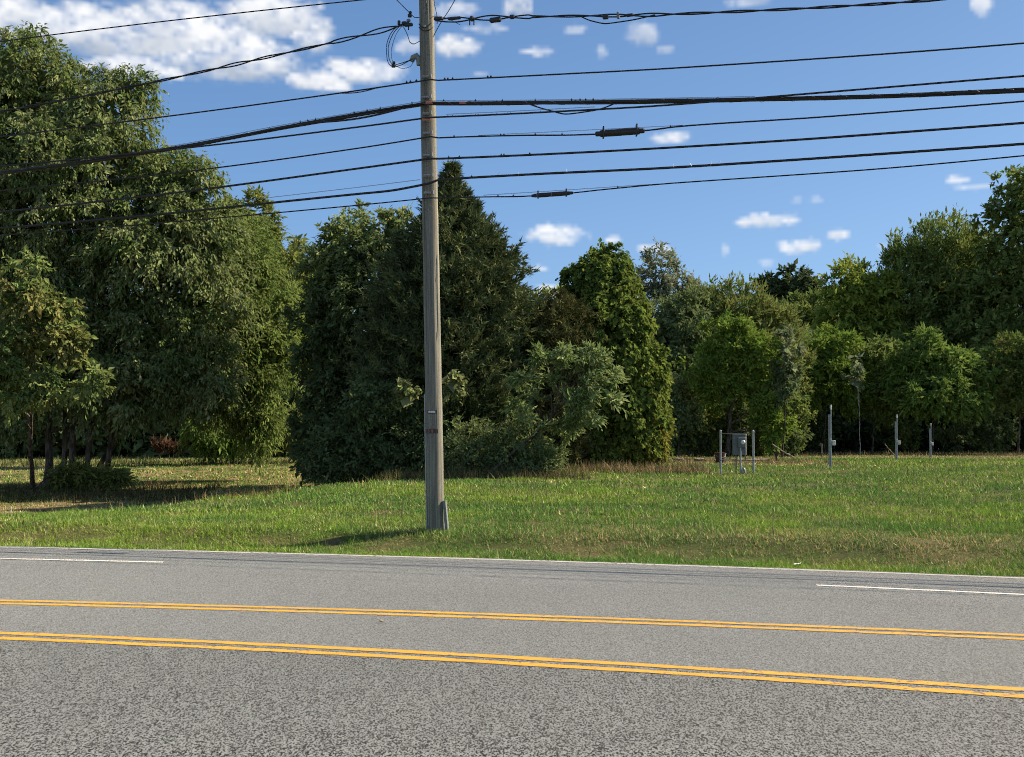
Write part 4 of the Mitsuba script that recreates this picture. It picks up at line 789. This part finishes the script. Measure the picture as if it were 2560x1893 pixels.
# service head on the left side, with three wires hooping down out of it
H = on_pole(-90, 8.42, 0.0)
hood = join([tube([H + [-0.01, 0, -0.10], H + [-0.02, 0, 0.02], H + [-0.06, 0, 0.07], H + [-0.12, 0, 0.04], H + [-0.15, 0, -0.03]], [0.05, 0.055, 0.058, 0.054, 0.045], 10)])
part(pole, 'service_head', hood, 'm_greypvc', smooth=40)
part(pole, 'cross_bolt', tube([on_pole(-10, 8.98, 0.03), on_pole(-10, 8.98, -0.01)], 0.022, 8), 'm_galv')
for zb, da, db in ((9.0, -70, 60), (9.06, -70, 40)):
    a = np.radians(np.linspace(da, db, 12))
    part(pole, 'wire_loop', tube([on_pole(math.degrees(x), zb - 0.10 * math.sin((j / 11) * math.pi), 0.012) for j, x in enumerate(a)], 0.008, 6), 'm_cable', smooth=True)

# ------------------------------------------------------------------ cables, in two straight spans that meet at the pole
UL, UR = unit(np.array([-1, 0.24])), unit(np.array([1, -0.33]))
Q0 = np.array([-1.45, 19.97])


def cable_path(left, right, out=24.0, step=0.10):
    res = []
    for pts, u in ((left, UL), (right, UR)):
        if not pts:
            continue
        s, z = np.array(pts).T
        n = int((out - s[0]) / step)
        ss = np.linspace(s[0], out, n)
        c = PchipInterpolator(s, z)
        sl = (z[-1] - z[-2]) / (s[-1] - s[-2])
        far = np.clip(ss - s[-1], 0, None)
        zz = np.where(ss <= s[-1], c(np.minimum(ss, s[-1])), z[-1] + sl * far + 0.0024 * far ** 2)
        p = np.stack([Q0[0] + u[0] * ss, Q0[1] + u[1] * ss, zz], -1)
        res.append(p[::-1] if u is UL else p)
    return np.vstack(res)


CABLES = {
    'primary': (((0, 9.559), (1.35, 9.55), (4.55, 9.512), (7.75, 9.44), (8.89, 9.40)), ((0.15, 9.556), (3, 9.53), (9, 9.47))),
    'bundle': (((0.0, 7.56), (0.57, 7.515), (2.9, 7.29), (5.1, 7.04), (8.83, 6.78)), ((0.15, 7.54), (2, 7.375), (4.46, 7.18), (7, 7.0), (9.68, 6.86))),
    'second': (((0.0, 7.285), (1.33, 7.20), (4.8, 7.02), (8.83, 6.90)), ((0.15, 7.275), (2.04, 7.19), (4.46, 7.11), (6.01, 7.095), (9.68, 7.06))),
    'c2': (((0.0, 7.985), (1.34, 7.888), (5.11, 7.67), (8.84, 7.50)), ((0.15, 7.955), (2.2, 7.85), (4.46, 7.74), (9.69, 7.58))),
    'c5': (((0.0, 6.955), (1.33, 6.83), (5, 6.58), (8.82, 6.43)), ((0.15, 6.92), (1.7, 6.835), (2.7, 6.76), (3.06, 6.745), (3.9, 6.735), (4.46, 6.755), (6.8, 6.71), (9.67, 6.69))),
    'c6': (((0.0, 6.56), (1.33, 6.46), (5, 6.2), (8.81, 6.01)), ((0.15, 6.545), (4.45, 6.41), (7, 6.37), (9.67, 6.36))),
    'c7': (((0.0, 6.12), (0.3, 6.075), (0.79, 6.018), (1.33, 5.995), (2.73, 5.93), (5, 5.82), (8.8, 5.69)), ((0.12, 6.158), (0.4, 6.165), (1.67, 6.145), (4.45, 6.075), (7, 6.05), (9.66, 6.04))),
    'c8': (((0.0, 5.855), (1.32, 5.79), (5.07, 5.65), (8.79, 5.55)), ((0.12, 5.845), (1.1, 5.80), (1.85, 5.765), (2.45, 5.765), (3.2, 5.79), (4.45, 5.815), (7, 5.81), (9.66, 5.86))),
}
paths = {k: cable_path(*v) for k, v in CABLES.items()}


def at_s(name, s):
    p = paths[name]
    sg = np.where(p[:, 0] < Q0[0], -1, 1) * np.linalg.norm(p[:, :2] - Q0, axis=1)
    j = np.argsort(sg)
    return np.array([np.interp(s, sg[j], p[j, k]) for k in range(3)])


def run(name, s0, s1, step=0.1):
    return np.array([at_s(name, s) for s in np.arange(s0, s1 + 1e-6, step)])


def clamps(key, name, ss, up=0.02, size=0.035):
    size *= 0.75
    for s in ss:
        p = at_s(name, s)
        u = UL if s < 0 else UR
        b = box([0, 0, 0], [size * 1.3, size, size], 0.006)
        b2 = box([0, 0, size * 0.75], [size * 0.35, size * 0.35, size * 0.9], 0)
        m = join([b, b2])
        m.apply_transform(trimesh.transformations.rotation_matrix(math.atan2(u[1], u[0]), [0, 0, 1]))
        m.apply_translation(p + [0, 0, up])
        part(key, 'lashing_clamp', m, 'm_cable')


def pole_clamp(z, off=0.0):
    """Three bolt suspension clamp on the pole's road side."""
    x = pole_x(z)
    y = PY - pole_r(z)
    a = join([box([x - 0.03, y - 0.035, z + 0.05], [0.14, 0.03, 0.045], 0.008), box([x + 0.065, y - 0.05, z + 0.06], [0.022, 0.05, 0.075], 0.006), tube([[x - 0.03, y + 0.05, z + 0.05], [x - 0.03, y - 0.075, z + 0.05]], 0.012, 8)])
    part(pole, 'cable_clamp', a, 'm_strand')


for z in (8.0, 7.63, 7.33, 6.98, 6.58, 6.21, 5.90):
    pole_clamp(z)

k = thing('power_conductor', 'thin topmost bare wire crossing before the big cloud at upper left', 'wire')
scene[k] = mikit.ply(tube(paths['primary'], 0.011, 6), 'm_cable', smooth=True)

# twisted service cable: two insulated strands wound round each other, in two separate runs that end at the pole
for nm, lab, s0, s1, pts, u in (('secondary_cable', 'twisted pair of black wires running from the pole top to the left', 0.42, 24, ((0.42, 9.04), (1.35, 8.89), (3.36, 8.615), (5.54, 8.34), (8.86, 8.0)), UL),
                                ('secondary_cable', 'twisted black wires with connectors running from the pole top to the right', 0.10, 24, ((0.1, 9.045), (0.56, 9.01), (1.23, 8.965), (2.6, 8.83), (4.2, 8.67), (8.46, 8.40)), UR)):
    s, z = np.array(pts).T
    c = PchipInterpolator(s, z)
    ss = np.arange(s0, s1, 0.06)
    far = np.clip(ss - s[-1], 0, None)
    zz = np.where(ss <= s[-1], c(np.minimum(ss, s[-1])), z[-1] + (z[-1] - z[-2]) / (s[-1] - s[-2]) * far + 0.0024 * far ** 2)
    base = np.stack([Q0[0] + u[0] * ss, Q0[1] + u[1] * ss, zz], -1)
    side = np.array([-u[1], u[0], 0])
    key = thing(nm, lab, 'cable')
    for w in (0, math.pi):
        open_ = np.where(ss < 1.9, 0.030, 0.014) + 0.012 * np.clip(np.sin(ss * 2.1), 0, 1) * (ss < 5)
        tw = ss * 4.4 + w
        part(key, 'strand', tube(base + open_[:, None] * (np.cos(tw)[:, None] * side + np.sin(tw)[:, None] * np.array([0, 0, 1])), 0.0125, 6), 'm_cable', smooth=True)
    at = lambda s_: np.array([np.interp(s_, ss, base[:, j]) for j in range(3)])
    rot = trimesh.transformations.rotation_matrix(math.atan2(u[1], u[0]), [0, 0, 1])

    def conn(s_, e, dz=0.0, bsdf='m_cable'):
        m = box([0, 0, 0], e, min(e) * 0.25)
        m.apply_transform(rot)
        m.apply_translation(at(s_) + [0, -0.01, dz])
        part(key, 'connector', m, bsdf)
    if u is UR:
        conn(0.14, [0.16, 0.05, 0.06], 0.03)
        conn(0.45, [0.24, 0.05, 0.05], 0.02)
        conn(0.78, [0.06, 0.07, 0.09], 0.0)
        conn(0.74, [0.02, 0.02, 0.14], -0.05)
        conn(0.82, [0.02, 0.02, 0.14], -0.05)
        conn(1.22, [0.21, 0.075, 0.085], -0.045)
        conn(1.53, [0.09, 0.06, 0.07], 0.0)
        conn(3.2, [0.10, 0.05, 0.07], -0.03)
        conn(3.42, [0.05, 0.05, 0.12], 0.0, 'm_strand')
        conn(3.62, [0.12, 0.05, 0.05], 0.0)
        hang = np.array([at(2.75), at(3.0) + [0, 0, -0.10], at(3.25) + [0, 0, -0.135], at(3.6) + [0, 0, -0.09], at(4.05)])
        tt = np.linspace(0, 4, 24)
        part(key, 'slack_loop', tube(PchipInterpolator(np.arange(5), hang)(tt), 0.011, 6), 'm_cable', smooth=True)
    else:
        conn(0.50, [0.09, 0.07, 0.06], 0.02)
        conn(0.42, [0.16, 0.06, 0.06], -0.03)
        conn(0.60, [0.05, 0.05, 0.09], 0.05)
        conn(0.36, [0.02, 0.02, 0.15], -0.05)
        conn(0.28, [0.07, 0.05, 0.05], 0.05, 'm_strand')

key = thing('telephone_cable', 'second black cable below the pole top wires, just over the thick bundle', 'cable')
scene[key] = mikit.ply(tube(paths['c2'], 0.0135, 7), 'm_cable', smooth=True)
clamps(key, 'c2', (-0.45, -0.38, -0.27, 0.27, 0.33, 0.42, 1.08, 1.14))
part(key, 'slack_loop', tube(np.array([at_s('c2', s) - [0, 0, 0.035 * math.sin((s + 1.75) / 0.75 * math.pi)] for s in np.arange(-1.75, -0.99, 0.05)]), 0.009, 6), 'm_cable', smooth=True)

# the thick bundle: several cables lashed to one strand
key = thing('cable_bundle', 'thick bundle of black cables lashed together crossing the middle of the pole', 'cable')
pb = paths['bundle']
sb = np.concatenate([[0], np.cumsum(np.linalg.norm(np.diff(pb, axis=0), axis=1))])
ms = []
for q, (rad_, off, w) in enumerate(((0.024, 0.016, 0.0), (0.019, 0.021, 2.1), (0.018, 0.021, 4.2), (0.013, 0.028, 5.3))):
    tw = sb * 0.55 + w
    o = np.stack([np.zeros_like(tw), off * np.cos(tw), off * np.sin(tw)], -1)
    ms.append(tube(pb + o, rad_, 8))
scene[key] = mikit.ply(join(ms), 'm_cable', smooth=40)
part(key, 'lashing_wire', tube(np.repeat(pb, 1, 0) + np.stack([sb * 0, 0.043 * np.cos(sb * 13), 0.043 * np.sin(sb * 13)], -1), 0.0028, 4), 'm_strand')
top = pb + [0, 0, 0.052]
sel = (pb[:, 0] > -6.5) & (pb[:, 0] < 4.0)
part(key, 'support_strand', tube(top[sel], 0.005, 5), 'm_strand')
clamps(key, 'bundle', (-2.5, -2.35, -2.2, -1.45, -1.2, -0.95, -0.35, 0.25, 0.85, 1.35, 1.95, 2.6, 2.75, 2.85, 2.98), 0.052, 0.03)
for s in (-0.02, 0.62):
    p = at_s('bundle', s) + [0, -0.048, -0.004]
    part(key, 'marker_tag', box(p, [0.135, 0.008, 0.04], 0.003), 'm_orange', label='faded orange marker tag')
lo = np.array([at_s('bundle', s) - [0, 0.03, 0.03 + 0.05 * math.sin((s + 2.1) / 1.55 * math.pi)] for s in np.arange(-2.1, -0.54, 0.05)])
part(key, 'slack_loop', tube(lo, 0.018, 7), 'm_cable', smooth=True)
lo2 = PchipInterpolator([0, 1, 2, 3, 4], np.array([at_s('bundle', 1.85) - [0, .03, .03], at_s('second', 2.2) - [0, .05, -.03], at_s('second', 2.55) - [0, .05, .05], at_s('second', 3.0) - [0, .05, .01], at_s('bundle', 3.35) - [0, .03, .03]]))(np.linspace(0, 4, 36))
part(key, 'slack_loop', tube(lo2, 0.012, 7), 'm_cable', smooth=True)

key = thing('telephone_cable', 'black cable leaving the pole just under the thick bundle and rises through it', 'cable')
scene[key] = mikit.ply(tube(paths['second'] + [0, -0.06, 0], 0.016, 7), 'm_cable', smooth=True)
clamps(key, 'second', (0.33, 0.42, 0.85, 0.90, 1.25, 1.45, 1.5, 2.05, 2.2), 0.02, 0.03)
part(key, 'marker_tag', box(np.array([pole_x(7.25) - 0.02, PY - pole_r(7.25) - 0.13, 7.255]), [0.15, 0.008, 0.045], 0.003), 'm_orange', label='rust red marker tag')
part(key, 'support_strand', tube(run('second', 0.3, 3.0) + [0, -0.06, 0.045], 0.005, 5), 'm_strand')

key = thing('telephone_cable', 'black cable carrying the larger blunt ended splice case', 'cable')
scene[key] = mikit.ply(tube(paths['c5'], 0.0135, 7), 'm_cable', smooth=True)
s5 = np.array([[0.9, 6.90], [1.9, 6.862], [3.06, 6.82], [3.9, 6.79], [4.5, 6.77]])
part(key, 'support_strand', tube(np.stack([Q0[0] + UR[0] * s5[:, 0], Q0[1] + UR[1] * s5[:, 0], s5[:, 1]], -1), 0.0045, 5), 'm_strand')
clamps(key, 'c5', (0.45, 1.32, 1.38, 1.95, 2.43, 4.3), 0.02, 0.028)

key = thing('telephone_cable', 'stout plain black cable in the middle of the lower cables', 'cable')
scene[key] = mikit.ply(tube(paths['c6'], 0.0195, 7), 'm_cable', smooth=True)
clamps(key, 'c6', (0.35, 0.55, 1.33, 1.38, 1.85), 0.025, 0.028)

key = thing('telephone_cable', 'stout black cable that dips left of the pole, second from the bottom', 'cable')
scene[key] = mikit.ply(tube(paths['c7'], 0.0215, 7), 'm_cable', smooth=True)
m7 = np.array([[3.85, 5.97], [2.6, 6.04], [1.33, 6.115], [0.19, 6.19]])
part(key, 'support_strand', tube(np.stack([Q0[0] + UL[0] * m7[:, 0], Q0[1] + UL[1] * m7[:, 0], m7[:, 1]], -1), 0.005, 5), 'm_strand')
clamps(key, 'c7', (0.25, 0.55, 0.62, 0.78), 0.022, 0.03)
rngc = np.random.default_rng(4)
for s in rngc.uniform(0.9, 5.2, 9):
    part(key, 'wire_tie', tube([at_s('c7', s) + [0, -0.017, -0.01], at_s('c7', s) + [rngc.normal(0, .02), -0.019, 0.03 + 0.04 * rngc.random()]], 0.003, 4), 'm_plastic')

key = thing('telephone_cable', 'lowest black cable carrying the smaller pointed splice case', 'cable')
scene[key] = mikit.ply(tube(paths['c8'], 0.0115, 7), 'm_cable', smooth=True)
s8 = np.array([[1.0, 5.835], [2.2, 5.825], [3.4, 5.822], [4.2, 5.818]])
part(key, 'support_strand', tube(np.stack([Q0[0] + UR[0] * s8[:, 0], Q0[1] + UR[1] * s8[:, 0], s8[:, 1]], -1), 0.0045, 5), 'm_strand')
clamps(key, 'c8', (-0.25, 0.28, 1.27, 1.55, 3.4), 0.018, 0.028)


def splice(label, cable, s0, s1, r, blunt):
    a, b = at_s(cable, s0), at_s(cable, s1)
    u = unit(b - a)
    L = np.linalg.norm(b - a)
    key = thing('splice_case', label, 'splice case')
    if blunt:
        part(key, 'body', tube([a + u * L * t for t in (0.10, 0.13, 0.87, 0.90)], [r * 0.95, r, r, r * 0.95], 12), 'm_cable', smooth=35)
        for t0, t1 in ((0.0, 0.115), (0.885, 1.0)):
            part(key, 'end_cap', tube([a + u * L * t for t in (t0, t0 + 0.01, t1 - 0.01, t1)], [r * 0.6, r * 0.72, r * 0.72, r * 0.6], 12), 'm_cable', smooth=35)
    else:
        part(key, 'body', tube([a + u * L * t for t in (0.16, 0.18, 0.82, 0.84)], [r * 0.9, r, r, r * 0.9], 12), 'm_cable', smooth=35)
        for e, s in ((0.0, 1), (1.0, -1)):
            for off, zz in ((0.4, 0.35), (-0.4, -0.35)):
                part(key, 'end_horn', tube([a + u * L * (e + s * t) + np.array([0, 0, r * zz * w]) for t, w in ((0.0, 1.2), (0.08, 1.1), (0.17, 0.9))], [r * 0.12, r * 0.42, r * 0.62], 9), 'm_cable', smooth=35)
    for t in (0.15, 0.5, 0.85):
        part(key, 'strap', tube([a + u * L * (t - 0.008), a + u * L * (t + 0.008)], r * 1.06, 12), 'm_strand' if (not blunt) else 'm_cable', smooth=35)
    for t in (0.16, 0.84):
        p = a + u * L * t
        part(key, 'hanger', box(p + [0, 0, r * 0.3], [0.024, r * 2.25, r * 3.2], 0.004), 'm_cable')


splice('larger blunt ended black splice case hanging on its cable right of the pole', 'c5', 3.02, 3.86, 0.060, True)
splice('smaller black splice case with pointed ends on the lowest cable', 'c8', 1.88, 2.62, 0.040, False)

# jumpers about the pole top
J = lambda *p: PchipInterpolator(np.arange(len(p)), np.array(p, float))(np.linspace(0, len(p) - 1, 8 * len(p)))
HX = on_pole(-90, 9.0)[0]
y0 = PY - 0.16
for lab, pts in (('outer one of the three wire loops hooping left of the pole', [(HX - .36, y0, 8.98), (HX - .50, y0, 8.84), (HX - .575, y0, 8.60), (HX - .565, y0, 8.40), (HX - .52, y0, 8.28), (HX - .44, y0, 8.235), (HX - .34, y0, 8.26), (HX - .10, y0, 8.385)]),
                 ('middle one of the three wire loops hooping left of the pole', [(HX - .34, y0 + .01, 8.98), (HX - .47, y0 + .01, 8.82), (HX - .545, y0 + .01, 8.58), (HX - .53, y0 + .01, 8.40), (HX - .44, y0 + .01, 8.275), (HX - .30, y0 + .01, 8.31), (HX - .09, y0 + .01, 8.39)]),
                 ('inner thin wire loop hooping left of the pole', [(HX - .31, y0 + .02, 8.97), (HX - .42, y0 + .02, 8.80), (HX - .49, y0 + .02, 8.52), (HX - .47, y0 + .02, 8.35), (HX - .40, y0 + .02, 8.26), (HX - .28, y0 + .02, 8.215), (HX - .15, y0 + .02, 8.25), (HX - .09, y0 + .02, 8.38)]),
                 ('short black wire dipping below the twisted cable to the left face of the pole', [(HX - .27, y0, 8.96), (HX - .20, y0, 8.82), (HX - .15, y0, 8.68), (HX - .10, y0 + .03, 8.665), (HX + .01, y0 + .1, 8.74)]),
                 ('black wire slanting up to the left from the pole top', [(HX + .01, y0, 9.14), (HX - .06, y0, 9.135), (HX - .16, y0, 9.22), (HX - .32, y0, 9.38), (HX - .70, y0, 9.78)]),
                 ('black wire rising steeply along the right side of the pole top', [(HX + .33, y0, 9.02), (HX + .335, y0, 9.10), (HX + .32, y0, 9.22), (HX + .28, y0, 9.42), (HX + .24, y0 + .05, 9.9)]),
                 ('black wire slanting up to the right from the pole top', [(HX + .26, y0, 8.78), (HX + .34, y0, 8.94), (HX + .42, y0, 9.08), (HX + .55, y0, 9.28), (HX + .68, y0, 9.52), (HX + .85, y0, 9.9)]),
                 ('thin arched wire over the connectors right of the pole top', [(HX + .20, y0 + .01, 9.11), (HX + .28, y0 - .01, 9.15), (HX + .42, y0, 9.145), (HX + .55, y0, 9.10), (HX + .75, y0, 9.0)]),
                 ('thin black wire curling on the face of the pole top', [(HX + .10, y0, 9.5), (HX + .145, y0 - .005, 9.40), (HX + .15, y0 - .01, 9.30), (HX + .12, y0 - .01, 9.19)])):
    key = thing('jumper_wire', lab, 'wire')
    scene[key] = mikit.ply(tube(J(*pts), 0.005 if 'thin' in lab else 0.0075, 6), 'm_cable', smooth=True)
for p, lab in (((HX - .45, y0, 8.255), 'small black clamp at the bottom of the wire loops'), ((HX - .16, y0, 9.17), 'small black wedge clamp on the wire slanting up to the left')):
    key = thing('wire_clamp', lab, 'clamp')
    scene[key] = mikit.ply(join([box(p, [0.07, 0.06, 0.06], 0.012), box(np.array(p) + [0.01, -0.005, 0.055], [0.055, 0.05, 0.05], 0.015)]), 'm_cable')

# leaning grey guard at the pole's foot
key = thing('cable_guard', 'grey channel guard leaning against the foot of the utility pole', 'cable guard')
u_ = np.array([[-.032, 0], [-.032, -.04], [.032, -.04], [.032, 0], [.026, 0], [.026, -.034], [-.026, -.034], [-.026, 0]])
from shapely.geometry import Polygon
m = trimesh.creation.extrude_polygon(Polygon(u_), 0.62, engine='earcut')
m.apply_transform(trimesh.transformations.rotation_matrix(math.radians(-32), [0, 0, 1]))
m.apply_transform(trimesh.transformations.rotation_matrix(math.radians(-5), [0, 1, 0]))
m.apply_translation([-1.125, 20.12, PZ - 0.08])
scene[key] = mikit.ply(m, 'm_greypvc')

# ------------------------------------------------------------------ electricity meter stand
MY = 40.0
key = thing('meter_stand', 'grey electricity meter panel on a two post pipe stand in the field', 'meter stand')
gz = float(ground(7.9, MY))
for x in (7.33, 8.48):
    zt = 1.80
    part(key, 'post', tube([[x, MY, gz - .1], [x, MY, zt - .03]], 0.042, 12), 'm_galv', smooth=40)
    part(key, 'post_cap', tube([[x, MY, zt - .03], [x, MY, zt - .01], [x, MY, zt + .02], [x, MY, zt + .03]], [.047, .047, .035, .01], 12), 'm_galv', smooth=30)
for z, r in ((1.70, .012), (0.78, .020)):
    part(key, 'rail', tube([[7.30, MY - .05, z], [8.52, MY - .05, z]], r, 6), 'm_panel')
part(key, 'panel_box', box([7.96, MY - .12, 1.31], [.46, .12, .73], .012), 'm_panel')
part(f'{key}__panel_box', 'panel_lid', box([7.96, MY - .187, 1.655], [.47, .02, .05], .006), 'm_panel')
part(key, 'meter_socket', box([8.03, MY - .235, 1.385], [.27, .11, .35], .014), 'm_panel', label='smaller square meter socket with a round window')
part(f'{key}__meter_socket', 'meter_glass', tube([[8.06, MY - .29, 1.40], [8.06, MY - .34, 1.40], [8.06, MY - .365, 1.40]], [.078, .074, .05], 18), 'm_glass', smooth=30, label='round glass meter')
part(key, 'conduit', tube([[7.98, MY - .235, 1.215], [7.98, MY - .235, .9], [7.98, MY - .235, gz - .05]], .034, 10), 'm_galv', smooth=40)
for x in (7.82, 7.86):
    part(key, 'conduit', tube([[x, MY - .14, .95], [x, MY - .14, gz - .05]], .012, 8), 'm_panel', smooth=40)
part(key, 'elbow_pipe', tube([[8.02, MY - .3, gz - .05], [8.02, MY - .3, gz + .12], [8.05, MY - .3, gz + .19], [8.09, MY - .3, gz + .17], [8.12, MY - .3, gz + .06], [8.14, MY - .3, gz - .05]], .035, 9), 'm_galv', smooth=60)
part(key, 'side_channel', box([8.225, MY + .05, 1.32], [.05, .04, .74], .006), 'm_plastic', label='white side channel behind the panel')
part(key, 'side_channel_leg', box([8.20, MY + .05, .86], [.028, .03, .2], .0), 'm_panel')

# ------------------------------------------------------------------ three service posts in a row
for (x, y, h, w), lab in (((12.30, 44.0, 2.20, .11), 'nearest and tallest looking of the three grey service posts in the field'), ((20.27, 60.0, 2.22, .115), 'middle one of the three grey service posts in the field'), ((28.68, 78.0, 2.16, .125), 'farthest and smallest looking of the three grey service posts in the field')):
    key = thing('service_post', lab, 'post', 'service posts in a row across the field')
    z = float(ground(x, y))
    part(key, 'channel', box([x, y, z + h / 2 - .1], [w, w * .8, h + .2 - .2], .01), 'm_galv')
    part(key, 'groove_strip', box([x - w * .12, y - w * .4 - .004, z + h * .5], [w * .16, .012, h * .92], .003), 'm_panel')
    part(key, 'top_bracket', box([x + w * .42, y - .02, z + h - .02], [w * .35, w * .5, .22], .01), 'm_galv')
    part(f'{key}__top_bracket', 'sensor_cap', tube([[x + w * .42, y - .02, z + h + .07], [x + w * .42, y - .02, z + h + .10], [x + w * .42, y - .02, z + h + .24], [x + w * .42, y - .02, z + h + .27]], [w * .2, w * .34, w * .34, w * .2], 10), 'm_plastic', smooth=40, label='white cap on top')
    part(key, 'side_arm', box([x + w * .65, y - .03, z + 1.02], [w * .6, .05, .14], .008), 'm_galv')
    part(f'{key}__side_arm', 'outlet_box', box([x + w * 1.15, y - .04, z + 1.0], [.11, .12, .20], .012), 'm_plastic', label='white box on the side')
    part(key, 'collar', box([x, y - w * .42 - .012, z + 1.07], [w * .75, .04, .16], .008), 'm_galv')

# ------------------------------------------------------------------ small things lying about
def log(name, lab, p0, p1, r, bsdf='m_log', cat='log'):
    rg = np.random.default_rng(int(abs(p0[0]) * 100))
    a, b = (np.array([q[0], q[1], float(ground(q[0], q[1])) + q[2]]) for q in (p0, p1))
    key = thing(name, lab, cat)
    pts = bent(rg, a, b, 9, r * 0.25)
    scene[key] = mikit.ply(tube(pts, r * rg.uniform(0.75, 1.1, 9), 9), bsdf, smooth=40)


log('fallen_log', 'long pale log lying on the brown ground behind the meter stand', (9.6, 54, .06), (12.4, 55.0, .07), .075)
log('fallen_log', 'short pale log lying nearest to the vine covered tree', (6.9, 55, .06), (8.2, 54.5, .07), .08)
log('fallen_log', 'pale chunk of wood between the two longer logs', (8.6, 53.5, .05), (9.1, 53.4, .06), .08)
log('dead_branch', 'grey dead branch slanting up by the dark wood right of the meter stand', (16.0, 70, .9), (17.3, 70, .05), .05, cat='branch')
log('dead_branch', 'bare pale branch leaning out of the dark wood left of the farthest post', (26.2, 80, .9), (27.0, 80.2, .02), .04, cat='branch')
log('dead_branch', 'thin bare branch sloping from the leafy clump at the left edge', (-17.6, 45, 1.3), (-18.8, 44, .02), .035, 'm_bark', cat='branch')
key = thing('rusty_bucket', 'dark red rusty bucket on the ground behind the meter stand', 'bucket')
bx, by = 9.15, 50.0
bz = float(ground(bx, by))
scene[key] = mikit.ply(tube([[bx, by, bz], [bx, by, bz + .02], [bx, by, bz + .46], [bx, by, bz + .47], [bx, by, bz + .40]], [.17, .2, .25, .235, .05], 14, cap=False), 'm_rust', smooth=30)
part(key, 'handle', tube([[bx - .25, by, bz + .44], [bx - .16, by - .2, bz + .3], [bx, by - .27, bz + .24], [bx + .16, by - .2, bz + .3], [bx + .25, by, bz + .44]], .012, 6), 'm_strand')
key = thing('pipe_stub', 'short black pipe stub standing at the end of the long log', 'pipe')
sx, sy = 12.3, 53.0
sz = float(ground(sx, sy))
scene[key] = mikit.ply(tube([[sx, sy, sz], [sx, sy, sz + .36], [sx + .03, sy, sz + .45], [sx + .12, sy, sz + .47]], [.075, .07, .08, .06], 9), 'm_cable', smooth=50)
key = thing('wooden_stake', 'pale wooden stake before the dark wood left of the nearest service post', 'stake')
sx, sy = 19.6, 72.0
sz = float(ground(sx, sy))
scene[key] = mikit.ply(join([box([sx, sy, sz + .45], [.09, .05, 1.0], .01), box([sx - .05, sy, sz + .9], [.16, .055, .1], .01)]), 'm_log')
key = thing('survey_stake', 'thin white stake in the grass at the left edge', 'stake')
sx, sy = -13.6, 31.0
sz = float(ground(sx, sy))
scene[key] = mikit.ply(join([box([sx, sy, sz + .28], [.022, .012, .62], .003), trimesh.creation.cone(0.011, 0.03, sections=4, transform=trimesh.transformations.translation_matrix([sx, sy, sz + .585]))]), 'm_plastic')
# litter on the verge
for n_, (x, y, a, s, lab) in enumerate(((4.05, 16.2, .3, .06, 'crumpled scrap of white paper in the verge grass at the right'),)):
    rg = np.random.default_rng(70 + n_)
    g1 = np.linspace(-1, 1, 6)
    XX, YY = np.meshgrid(g1, g1)
    ZZ = rg.uniform(0, .35, XX.shape)
    vv = np.stack([XX.ravel() * s, YY.ravel() * s * .6, ZZ.ravel() * s], -1)
    ii = (np.arange(5)[:, None] * 6 + np.arange(5)).ravel()
    m = trimesh.Trimesh(vv, np.vstack([np.stack([ii, ii + 1, ii + 7], 1), np.stack([ii, ii + 7, ii + 6], 1)]), process=False)
    m.apply_transform(trimesh.transformations.rotation_matrix(a, [0, 0, 1]))
    m.apply_translation([x, y, float(ground(x, y)) + .07])
    key = thing('paper_scrap', lab, 'litter')
    scene[key] = mikit.ply(m, 'm_plastic')
key = thing('road_pebble', 'small dark pebble on the asphalt between the double yellow lines', 'pebble')
m = trimesh.creation.icosphere(subdivisions=2, radius=.018)
m.vertices *= 1 + (meshkit.noise(m.vertices * 40)[:, None] - .5) * .5
m.apply_scale([1.3, 1, .6])
x, y = -1.15, 10.1
m.apply_translation([x, y, float(road_z(x, y)) + .018])
scene[key] = mikit.ply(m, 'm_log', smooth=True)
